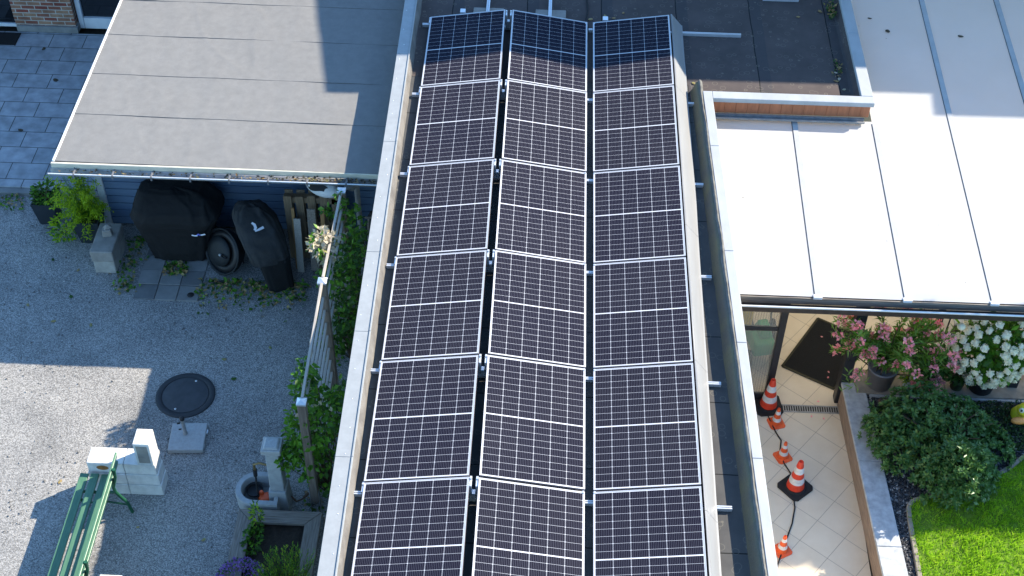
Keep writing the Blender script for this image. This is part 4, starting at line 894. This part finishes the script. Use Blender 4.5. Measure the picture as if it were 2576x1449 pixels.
# litter of leaves and low weeds along the shed and trellis: nobody could count it
lf = MB()
def litter(n, fx):
    for _ in range(n):
        x, y = fx(); lf.leaf((x, y, GZ+U(.005,.05)), (G(),G(),abs(G(.35))), U(.04,.085), U(.03,.06), random.choices([0,1,2], (3,4,4))[0])
litter(520, lambda: (U(-3.15,-1.6)+G(.05), -3.25-abs(G(.25)))); litter(160, lambda: (-4.28+G(.09), U(-3.6,-2.4))); litter(150, lambda: (U(-3.75,-3.4), U(-3.2,-2.95)))
litter(520, lambda: (U(-1.15,-.42), U(-6.4,-3.3))); litter(260, lambda: (U(-1.1,-.45), U(-7.5,-6.4))); litter(90, lambda: (U(-6.9,-6.2), U(-1.95,-1.6)))
tag(lf.build('leaf_litter', [MT['vine_dark'], MT['vine'], MT['dry']]), kind='stuff')

# ================================================================== RIGHT SIDE
# low garden wall with grey slab cap
t = thing('low_garden_wall', 'low brown garden wall topped with mottled grey slabs', 'garden wall', (6.0,-8,GZ))
WX = lambda y: lerp_line((5.85,-5.17), (5.965,-8.22), y)
b = MB(); b.prism([(WX(-5.20)+.02,-5.20),(WX(-14)+.02,-14),(WX(-14)+.26,-14),(WX(-5.20)+.26,-5.20)], GZ-.02, -2.10); b.build('wall_body', MT['redbrick_side'], t)
yy = -5.18
for ln in (1.32, 1.30, 1.34, 1.3, 1.3, 1.3):
    b = MB(); ya, yb = yy, yy-ln+.005; b.prism([(WX(ya),ya),(WX(yb),yb),(WX(yb)+.30,yb),(WX(ya)+.30,ya)], -2.098, -2.05); b.build('cap_slab', MT['marble'], t, bevel=.006); yy -= ln
# sill wall below the flowers
t = thing('sill_wall', 'low wall with pale stone sill carrying the flower pots', 'garden wall', (7.5,-5.15,GZ))
b = MB(); b.box(6.0,12,-5.30,-5.0,GZ,-2.085); b.build('wall_body', MT['redbrick_side'], t)
x = 6.02
while x < 12:
    b = MB(); b.box(x, x+1.19, -5.36, -5.02, -2.083, -2.045); b.build('sill_slab', MT['edging'], t, bevel=.005); x += 1.195
b = MB(); b.box(5.92,12,-5.015,-4.93,GZ,-2.06); b.build('brick_edge', MT['redbrick_side'], t)
b = MB(); b.box(6.2,12,-5.40,-5.365,-2.3,-2.06); b.build('front_face', MT['marble'], t)
# drain channel
t = thing('drain_channel', 'slotted steel drain channel crossing the tiled path', 'drain', (5.45,-5.3,GZ))
b = MB(); b.box(5.0,5.90,-5.355,-5.34,GZ+.002,GZ+.012); b.box(5.0,5.90,-5.245,-5.23,GZ+.002,GZ+.012); x = 5.0
while x < 5.9: b.box(x, x+.013, -5.34, -5.245, GZ+.003, GZ+.011); x += .032
b.build('grate', MT['zinc'], t); b = MB(); b.box(5.0,5.9,-5.339,-5.246,GZ+.0005,GZ+.0025); b.build('channel', MT['rubber'], t)
# doormat under the patio roof
b = MB(); P = [(5.79,-3.58),(5.19,-4.53),(5.86,-4.92),(6.46,-3.97)]; b.prism(P, GZ+.002, GZ+.016)
tm = tag(b.build('entrance_mat', MT['mat'], bevel=.004), 'large black entrance mat lying askew under the patio roof', 'doormat')
b = MB()
for i in range(4):
    p, q = Vector((*P[i], GZ+.012)), Vector((*P[(i+1)%4], GZ+.012)); b.beam(p, q, .03, .014)
b.build('edge_strip', M('mat_edge', (.05,.045,.025), .9), tm)
for x, y in ((5.80,-3.95), (5.82,-4.62), (5.80,-4.72)): flatleaf(x, y, GZ+.016, .02, MT['pink'], 'pale pink petal fallen on the black entrance mat', 'petals on the mat', 'fallen_petal')
for x, y in ((5.62,-5.15), (5.66,-5.45), (5.5,-5.42)): flatleaf(x, y, GZ, .02, MT['pink'], 'pink petal fallen on the beige tiles near the drain', 'petals on the tiles', 'fallen_petal')
# cones
def cone(big, label):
    t = thing('traffic_cone', label, 'traffic cone', (0,0,0), 'traffic cones on the path')
    if big: H, rb, rt, bw, bh, bm, cm = .53, .115, .032, .36, .045, MT['rubber'], MT['orange']; bands = ((.0,.22,0),(.22,.42,1),(.42,.60,0),(.60,.80,1),(.80,1,0))
    else: H, rb, rt, bw, bh, bm, cm = .30, .068, .018, .21, .018, MT['orange2'], MT['orange2']; bands = ((0,.22,0),(.22,.42,1),(.42,.66,0),(.66,.84,1),(.84,1,0))
    b = MB(); w2, c_ = bw/2, bw*.12; b.prism([(-w2+c_,-w2),(w2-c_,-w2),(w2,-w2+c_),(w2,w2-c_),(w2-c_,w2),(-w2+c_,w2),(-w2,w2-c_),(-w2,-w2+c_)], .0, bh*.6)
    b.lathe([(rb*1.25, bh*.6), (rb*1.1, bh)], (0,0,0), 24); b.build('foot', bm, t, bevel=.004)
    rr = lambda q: rb+(rt-rb)*q
    for a_, b_, w_ in bands:
        b = MB(); ex = .0015 if w_ else 0
        prof = [(rr(a_)+ex, bh+(H-bh)*a_), (rr(b_)+ex, bh+(H-bh)*b_)]
        if b_ == 1: prof += [(rt*.8, H+.006), (rt*.6, H-.02)]
        b.lathe(prof, (0,0,0), 28); b.build('stripe' if w_ else 'body', MT['cone_white'] if w_ else cm, t)
    return t
cb_ = cone(True, 'large red and white cone with black foot beside the ribbed screen'); c2_ = copy_tree(cb_); c2_['label'] = 'large red and white cone with black foot in the middle of the path'
cs = cone(False, 'small orange cone just in front of the first large cone'); cs2 = copy_tree(cs); cs2['label'] = 'small orange cone between the two large cones, nearer the middle one'
cs3 = copy_tree(cs); cs3['label'] = 'small orange cone standing in the sunlit patch at the path end'
for o, x, y, a in ((cb_,4.93,-5.26,.15), (c2_,5.155,-6.62,.72), (cs,5.01,-5.56,.3), (cs2,5.045,-6.13,.45), (cs3,4.895,-7.60,.5)): o.location = (x, y, GZ); o.rotation_euler.z = a
b = MB(); b.tube([(4.90,-5.40,GZ+.01),(4.99,-5.72,GZ+.01),(5.05,-5.86,GZ+.01),(5.02,-6.02,GZ+.01),(5.05,-6.24,GZ+.01),(5.13,-6.42,GZ+.01),(5.12,-6.66,GZ+.01),(5.12,-6.95,GZ+.01),(5.06,-7.2,GZ+.01),(4.95,-7.48,GZ+.01),(4.83,-7.8,GZ+.01),(4.72,-8.2,GZ+.01)], .009, 7)
tag(b.build('ground_cable', MT['rubber']), 'black cable running along the path under the cones', 'cable')
# lawn mower and yellow box behind the screen
t = thing('lawn_mower', 'green wheeled lawn mower blurred behind the ribbed screen', 'lawn mower', (4.62,-4.75,GZ))
b = MB(); b.obox((4.88,-4.30,GZ+.30), (.36,.50,.18), rotz(.2), 0, .75); b.obox((4.90,-4.24,GZ+.46), (.2,.3,.15), rotz(.2), 0, .7); b.build('housing', MT['mower_green'], t, bevel=.03, seg=3)
for x, y in ((4.70,-4.60), (5.04,-4.55), (4.70,-4.02), (5.08,-3.98)):
    b = MB(); b.lathe([(.03,-.03),(.15,-.03),(.16,-.015),(.16,.015),(.15,.03),(.03,.03)], (x,y,GZ+.16), 24, Matrix.Rotation(math.pi/2,3,'Y')); wl = b.build('wheel', MT['rubber'], t)
    b = MB(); b.lathe([(.02,-.036),(.09,-.034),(.09,.034),(.02,.036)], (x,y,GZ+.16), 16, Matrix.Rotation(math.pi/2,3,'Y')); b.build('hub', MT['zinc'], wl)
b = MB(); b.tube([(4.74,-4.1,GZ+.35),(4.72,-3.65,GZ+.95),(5.02,-3.65,GZ+.95),(5.02,-4.08,GZ+.35)], .014, 8); b.build('handlebar', MT['blackplastic'], t)
t = thing('yellow_case', 'yellow case standing behind the top of the ribbed screen', 'case', (4.42,-4.5,-1.9))
b = MB(); b.box(4.44,4.58,-4.9,-4.75,-1.35,-.85); b.build('body', MT['yellow_box'], t, bevel=.01)
b = MB(); b.tube([(4.47,-4.82,-.85),(4.47,-4.82,-.8),(4.55,-4.82,-.8),(4.55,-4.82,-.85)], .008, 6); b.build('handle', MT['blackplastic'], t)
b = MB(); b.box(4.28,4.62,-4.92,-4.6,-1.40,-1.355); b.box(4.28,4.31,-4.92,-4.89,GZ,-1.40); b.box(4.28,4.31,-4.63,-4.6,GZ,-1.40); tag(b.build('side_shelf', MT['dark_frame']), 'narrow dark shelf along the garage wall behind the screen', 'shelf')
# flower pots on the sill
def pot(name, label, c, rb, rt, h, m, n=28):
    t = thing(name, label, 'flower pot', c, 'flower pots on the sill'); x, y, z = c
    b = MB(); b.lathe([(rb*.9,0),(rb,.01),(rt*.98,h-.03),(rt,h-.03),(rt,h),(rt-.02,h),(rt-.025,h-.04)], (x,y,z), n); b.build('pot', m, t)
    b = MB(); b.lathe([(rt-.024,h-.05),(.001,h-.035)], (x,y,z), n); b.build('soil', MT['soil'], t)
    return t
SZ = -2.043
pot('flower_pot', 'large grey round pot holding the pink oleander', (6.34,-5.19,SZ), .155, .205, .36, MT['grey_pot'])
pot('flower_pot', 'taupe round pot holding the mauve flowers', (7.0,-5.19,SZ), .12, .155, .27, MT['beige_pot'])
pot('flower_pot', 'small green glazed pot between mauve flowers and white hydrangea', (7.36,-5.2,SZ), .08, .10, .17, MT['green_pot'])
pot('flower_pot', 'black round pot holding the white hydrangea', (7.68,-5.19,SZ), .155, .20, .34, MT['black_pot'])
b = MB(); b.lathe([(.045,0),(.05,.11),(.044,.11),(.04,.02)], (6.70,-5.2,SZ), 20); tag(b.build('glass_tumbler', MT['glass_white']), 'small pale glass tumbler holding a green sprig', 'glass')
# oleander: stems with lance leaves, flower clusters
t = thing('oleander', 'pink flowering oleander with long narrow leaves spreading over the sill', 'oleander', (6.34,-5.19,SZ+.3)); st, lf, fl = MB(), MB(), MB()
tips = []
for k in range(58):
    a = U(-3.14,3.14); sp = .92*U(.15,1)**.8; q = Vector((6.42+sp*math.cos(a)*1.0, -5.22+sp*.55*math.sin(a), U(-1.45,-.72) - .25*sp*(random.random()<.35)))
    if q.x > 7.0: q.z -= .1
    p = Vector((6.34+G(.06), -5.19+G(.06), SZ+.3)); m_ = (p+q)/2+Vector((G(.05),G(.05),.12)); st.tube([p, m_, q], [.011,.007,.004], 5, 0, False); tips.append(q)
    for i in range(72):
        u_ = .35+.68*random.random(); pt = p*(1-u_)**2+m_*2*u_*(1-u_)+q*u_*u_; d = (q-p).normalized()*.55+Vector((G(.6),G(.6),G(.45)))
        lf.leaf(pt, d, U(.085,.15), U(.02,.03), 0 if random.random() < .7 else 1)
def cluster(mb, c, r, n, L, W, nm):
    for _ in range(n):
        v = Vector((G(),G(),abs(G())*.8)).normalized(); mb.leaf(Vector(c)+v*r*U(.4,1), v+Vector((G(.6),G(.6),G(.6))), L*U(.7,1.2), W*U(.8,1.2), random.randrange(nm))
for q in tips:
    if random.random() < .72: cluster(fl, q+Vector((0,-.03,.03)), U(.04,.08), random.randint(18,36), .046, .042, 3)
for q in ((5.95,-5.45,-1.55),(5.90,-5.5,-1.62),(5.78,-5.3,-1.15),(5.66,-5.2,-.95),(5.80,-5.25,-.92),(6.95,-5.3,-1.62)): cluster(fl, q, .05, 24, .042, .036, 3); st.tube([(6.30,-5.2,SZ+.32), ((6.3+q[0])/2,-5.28,(SZ+.5+q[2])/2+.1), q], [.009,.006,.003], 5, 0, False); [lf.leaf(Vector(q)+Vector((G(.08),G(.05),G(.08)-.05)), (G(),G(),G()), .11, .02, 0) for _ in range(22)]
st.build('stem', MT['stem'], t); lf.build('foliage', [MT['olean'], MT['vine']], t); fl.build('blossom', [MT['pink'], MT['pink'], MT['mauve']], t)
leafy('pot_sprig', 'light green sprig with pink tips in the glass tumbler', 'plant', (6.70,-5.2,SZ+.1), (6.70,-5.22,SZ+.26), (.13,.09,.17), 220, .075, .022, [MT['olean'], MT['fern']], stems=6)
t = leafy('mauve_flower', 'dark leaved pot plant with mauve pink flower heads', 'flower', (7.0,-5.19,SZ+.24), (7.0,-5.2,SZ+.45), (.22,.17,.26), 620, .085, .06, [MT['vine_dark'], MT['hydr']], hollow=.4)
fl = MB()
for c in ((6.83,-5.25,-1.36),(6.90,-5.28,-1.42),(7.14,-5.22,-1.38),(7.20,-5.25,-1.32),(7.22,-5.22,-1.46),(7.16,-5.28,-1.52),(7.05,-5.36,-1.78),(6.98,-5.38,-1.7),(6.75,-5.38,-1.85),(6.96,-5.42,-1.95)): cluster(fl, c, U(.055,.085), 46, .04, .036, 2)
fl.build('blossom', [MT['mauve'], MT['pink']], t)
leafy('green_pot_plant', 'small plain dark green plant in the green glazed pot', 'plant', (7.36,-5.2,SZ+.15), (7.36,-5.2,SZ+.26), (.15,.13,.15), 240, .085, .055, [MT['vine_dark'], MT['hydr']], stems=5)
t = leafy('white_hydrangea', 'large bush of creamy white hydrangea heads in the black pot', 'hydrangea', (7.68,-5.19,SZ+.3), (7.66,-5.22,-1.26), (.50,.34,.52), 1500, .12, .085, [MT['hydr'], MT['vine']], hollow=.35, stems=14)
fl = MB(); pts = []
for k in range(1400):
    v = Vector((G(),G(),G())).normalized()
    if v.y > .35 or v.z < -.95: continue
    p = Vector((7.66+v.x*.53, -5.22+v.y*.36, -1.26+v.z*.56))
    if all((p-q).length > .095 for q in pts): pts.append(p)
for p in pts:
    if random.random() < .2: continue
    n_ = (p-Vector((7.66,-5.22,-1.26))).normalized(); r_ = U(.045,.07)
    fl.lathe([(r_*.5,-.02),(r_*.8,.0),(r_*.75,.02),(r_*.3,.035),(.001,.036)], p, 10, n_.to_track_quat('Z','Y').to_matrix(), random.randrange(2))
    for _ in range(70):
        v = Vector((G(),G(),G())).normalized(); v = (v+n_*.7).normalized(); fl.leaf(p+v*r_*.8, v.orthogonal()+v*.3+Vector((G(.5),G(.5),G(.5))), .026*U(.8,1.3), .026, random.randrange(2))
fl.build('blossom', [MT['white_petal'], MT['white_petal']], t)
b = MB(); b.tube([(7.15,-4.75,GZ),(7.18,-4.75,-1.2)], .011, 8); b.obox((7.08,-4.75,-1.6), (.16,.03,.12), rotz(.3), 1, .5)
tag(b.build('garden_stake', [MT['rubber'], MT['orangewood']]), 'thin dark stake with small wooden tag behind the mauve flowers', 'stake')
b = MB(); b.lathe([(.02,0),(.05,.03),(.055,.06),(.03,.09),(.001,.095)], (7.12,-5.3,-.83), 14, None, 0); b.tube([(7.02,-5.2,-.7),(7.08,-5.26,-.74),(7.12,-5.3,-.77)], .014, 6, 1)
tag(b.build('white_bell_flower', [MT['white_petal'], MT['fern']]), 'single white blossom hanging on a green stalk under the gutter', 'flower')
t = thing('wooden_table', 'dark table legs standing under the patio roof behind the hydrangea', 'table', (7.9,-4.3,GZ))
b = MB(); b.box(7.45,8.6,-4.3,-3.5,GZ+.70,GZ+.74); b.build('top', MT['marble'], t, bevel=.01)
for x, y in ((7.52,-4.24), (8.5,-4.24), (7.52,-3.56), (8.5,-3.56)):
    b = MB(); b.box(x-.04,x+.04,y-.04,y+.04,GZ,GZ+.70); b.build('leg', MT['dark_frame'], t)
# rhododendron bush: clumped rosettes of leaves
t = thing('rhododendron_bush', 'broad dark green evergreen bush beside the low wall', 'bush', (6.95,-6.15,-2.08)); st, lf = MB(), MB()
for k in range(26):
    a = U(0,6.28); q = Vector((6.95+.6*U(.2,1)*math.cos(a), -6.2+.5*U(.2,1)*math.sin(a), -2.08+U(.25,.6))); st.tube([(6.95,-6.15,-2.08), (Vector((6.95,-6.15,-2.08))+q)/2+Vector((0,0,.06)), q], [.02,.014,.006], 6, 0, False)
lobes = [(6.72,-6.02,-1.95,.62,.50,.60,330), (7.15,-6.0,-2.0,.52,.46,.48,220), (6.62,-6.45,-2.0,.58,.42,.46,250), (7.48,-6.25,-2.05,.42,.40,.38,170), (6.98,-6.88,-2.0,.42,.40,.82,420), (7.22,-6.74,-2.02,.34,.36,.52,160), (6.45,-6.1,-2.0,.5,.45,.42,170)]
for (bx, by, bz, rx, ry, rz, cnt) in lobes:
    for k in range(cnt):
        v = Vector((G(),G(),abs(G())*.9)).normalized()
        f = .74+.26*random.random()+.24*noise.noise((v.x*2.6+bx, v.y*2.6+by, v.z*2.6))
        c = Vector((bx+v.x*rx*f, by+v.y*ry*f, bz+v.z*rz*f))
        n_ = (v+Vector((G(.3),G(.3),.35))).normalized(); a1 = n_.orthogonal().normalized(); a2 = n_.cross(a1); sz = U(.8,1.25)
        for i in range(8):
            th = 6.283*i/8+U(-.35,.35); d = a1*math.cos(th)+a2*math.sin(th)+n_*U(.2,.65); lf.leaf(c, d, sz*U(.05,.082), sz*U(.026,.038), 0, .1)
st.build('stem', MT['stem'], t); lf.build('foliage', MT['shrub'], t)
# ground cover right of the bush, lawn grass, edging, log
def edge_x(y):
    for (xa, ya), (xb, yb) in zip(edge[:-1], edge[1:]):
        if min(ya,yb) <= y <= max(ya,yb): return xa+(xb-xa)*(y-ya)/(yb-ya+1e-9)
    return edge[0][0]
def inlawn(x, y):
    if y < -8.6: return x > 6.39
    ins = False; poly = [(12,-15),(12,-5.9)] + edge[::-1] + [(6.39,-15)]; j = len(poly)-1
    for i in range(len(poly)):
        (xi, yi), (xj, yj) = poly[i], poly[j]
        if (yi > y) != (yj > y) and x < (xj-xi)*(y-yi)/(yj-yi)+xi: ins = not ins
        j = i
    return ins
gb = MB(); k = 0
while k < 34000:
    x, y = U(6.36,8.9), U(-9.6,-5.9)
    if not inlawn(x+G(.012), y+G(.012)): continue
    if noise.noise((x*3.1, y*3.1, 5)) < -.34 and random.random() < .6: continue
    k += 1; h = U(.03,.068)*(1+.7*noise.noise((x*2.6,y*2.6,0))); a = U(0,6.283); w_ = U(.003,.0055); dx, dy = math.cos(a)*w_, math.sin(a)*w_; l = (G(.022), G(.022))
    gb.v += [(x-dx,y-dy,-2.06), (x+dx,y+dy,-2.06), (x+l[0]*.4+dx*.6,y+l[1]*.4+dy*.6,-2.06+h*.6), (x+l[0],y+l[1],-2.06+h)]; n_ = len(gb.v)
    gb.f += [[n_-4,n_-3,n_-2],[n_-4,n_-2,n_-1]]; gb.m += [0,0]; gb.sm += [False,False]
tag(gb.build('lawn_grass', MT['grass']), kind='stuff')
lf = MB()
for _ in range(4200):
    x, y = U(7.35,9.2), U(-6.25,-5.45)
    if noise.noise((x*2.2,y*2.2,7)) < -.35 or inlawn(x, y-.1): continue
    lf.leaf((x,y,-2.08+U(.0,.09)), (G(),G(),abs(G(.6))), U(.03,.05), U(.018,.03), 0)
tag(lf.build('ground_cover', MT['cover_plants']), kind='stuff')
b = MB()
for (xa, ya), (xb, yb) in zip(edge[:-1], edge[1:]):
    L_ = math.hypot(xb-xa, yb-ya); m_ = max(1, round(L_/.22))
    for i in range(m_):
        p = Vector((xa+(xb-xa)*i/m_, ya+(yb-ya)*i/m_, -2.062)); q = Vector((xa+(xb-xa)*(i+1)/m_, ya+(yb-ya)*(i+1)/m_, -2.062)); d = (q-p).normalized()*.004; b.beam(p+d, q-d, .055, .05)
b.beam((6.39,-8.604,-2.062), (6.39,-12,-2.062), .055, .05); tag(b.build('lawn_edging', MT['edging'], bevel=.006), 'curved row of brownish edging stones between gravel bed and lawn', 'edging')
b = MB(); b.tube([(6.30,-5.53,-2.03),(6.5,-5.52,-2.025),(6.62,-5.50,-2.03)], [.05,.055,.05], 12); tag(b.build('log', MT['bark']), 'short weathered log lying between the grey sill and the bush', 'log')
# pebbles over the dark bed
pb = MB(); k = 0
while k < 5200:
    x, y = U(6.2,8.9), U(-9.3,-5.4)
    if inlawn(x-.03, y-.05) or inlawn(x+.03, y-.03) or (x-6.93)**2/.5+(y+6.18)**2/.32 < 1 : continue
    if x > 6.75 and y < -7.2: continue
    k += 1; s_ = U(.010,.021); pb.obox((x,y,-2.083+s_*.3), (s_*1.6,s_,s_), rotz(U(0,3.1)) @ Matrix.Rotation(G(.4),3,'X'), random.choices([0,1,2], (6,4,1.2))[0], .65)
tag(pb.build('dark_pebbles', [M('slate_chip', (.02,.022,.027), .7, .3, 30), M('grey_chip', (.07,.072,.08), .7, .3, 30), M('pale_chip', (.33,.33,.33), .8, .3, 30)]), kind='stuff')
# duck at the photo's right edge
t = thing('garden_duck', 'yellow duck garden figure with orange beak at the right photo edge', 'garden figure', (8.06,-5.78,-2.08))
b = MB(); b.lathe([(.03,0),(.12,.04),(.14,.11),(.10,.19),(.05,.22)], (8.10,-5.70,-2.07), 20); b.lathe([(.03,-.085),(.07,-.06),(.088,.0),(.07,.06),(.03,.085),(.001,.09)], (8.08,-5.76,-1.80), 22); b.build('body', MT['duck_yellow'], t)
b = MB(); b.lathe([(.02,-.05),(.045,-.03),(.05,.0),(.03,.03),(.001,.035)], (8.00,-5.90,-1.865), 16, Matrix.Rotation(1.15,3,'X'), 0, True, 2.1, 1.0); b.build('beak', MT['duck_orange'], t)
b = MB(); b.lathe([(.034,-.01),(.036,.0),(.02,.014),(.001,.018)], (8.025,-5.815,-1.755), 14, Matrix.Rotation(.9,3,'X') @ Matrix.Rotation(-.5,3,'Y')); ey = b.build('eye', MT['white_petal'], t)
b = MB(); b.lathe([(.016,.0),(.012,.022),(.001,.024)], (8.024,-5.82,-1.752), 12, Matrix.Rotation(.9,3,'X') @ Matrix.Rotation(-.5,3,'Y')); b.build('pupil', MT['blackplastic'], ey)
# leaves on the roofs
for x, y, s_, lb in ((6.85,.12,.055,'round dark leaf lying on the left bay of the shaded patio roof'), (7.93,.06,.045,'round dark leaf lying on the second bay of the shaded patio roof'), (6.62,.42,.035,'tiny dark leaf near the top of the left patio roof bay')):
    flatleaf(x, y, pz(y)+.002, s_, MT['dark_leaf'], lb, 'leaves on the patio roof')
for x, y in ((5.55,.45),(5.9,.62),(6.02,.55),(5.95,-.95),(5.98,-1.1),(6.02,-1.35),(5.93,-1.15),(3.88,-1.32),(2.75,.25),(2.9,.4),(2.4,.2),(2.55,.12),(2.62,.3)):
    flatleaf(x, y, -.09, U(.028,.045), random.choice([MT['dry'], MT['pale_leaf'], MT['dry']]), 'dry leaf lying on the dark bitumen roof behind the panels', 'leaves on the bitumen roof')
lf = MB(); [lf.leaf((6.06+G(.03),.62+G(.12),-.08+abs(G(.04))), (G(.5),G(.5),.6), .07, .035, random.randrange(2)) for _ in range(70)]; [lf.leaf((5.99+G(.03),-.82+G(.12),-.085), (G(),G(),.4), .05, .03, random.randrange(2)) for _ in range(40)]
tag(lf.build('roof_weeds', [MT['vine_dark'], MT['dry']]), kind='stuff')
gl = MB(); [gl.leaf((U(-4.8,-.5) if random.random() < .6 else U(-1.9,-.5), -3.34+G(.025), FZ-.085+abs(G(.012))), (G(),G(.3),abs(G(.25))), U(.03,.06), U(.02,.035), random.randrange(3)) for _ in range(240)]
tag(gl.build('gutter_debris', [MT['dry'], MT['dark_leaf'], MT['dark_leaf']]), kind='stuff')
# unseen tree added past the right edge, crown shaped to shade lawn and path
t = thing('added_shade_tree', 'unseen leafy tree added beyond the right edge to shade the lawn and path', 'tree', (14.0,-2.35,-2.5))
b = MB(); b.tube([(14.0,-2.3,-2.5),(14.05,-2.3,0),(13.9,-2.3,2),(13.8,-2.3,3.4)], [.16,.13,.10,.06], 10)
for dx in (-1.8,-1,.2,1.1,2): b.tube([(13.95,-2.3,1.6),(13.9+dx*.6,-2.3,2.9),(13.8+dx,-2.35,3.8)], [.07,.05,.02], 7)
b.build('trunk', MT['bark'], t); lf = MB()
for _ in range(15000):
    x, y, z = U(11.0,16.4), U(-2.6,-2.2), 0; u_ = U(-1,1)
    # crown slab seen from the sun: from y+... lower limit keeps its shade off the patio roof, upper edge lightly ragged
    q = y - .77/1.0*0; zc = 3.93; z = zc + u_*.49 + .07*noise.noise((x*1.6, u_*2, 0)) + (y+2.4)*.77
    lf.leaf((x, y, z), (G(),G(),G()), U(.10,.17), U(.07,.11), 0)
lf.build('crown', MT['tree'], t)
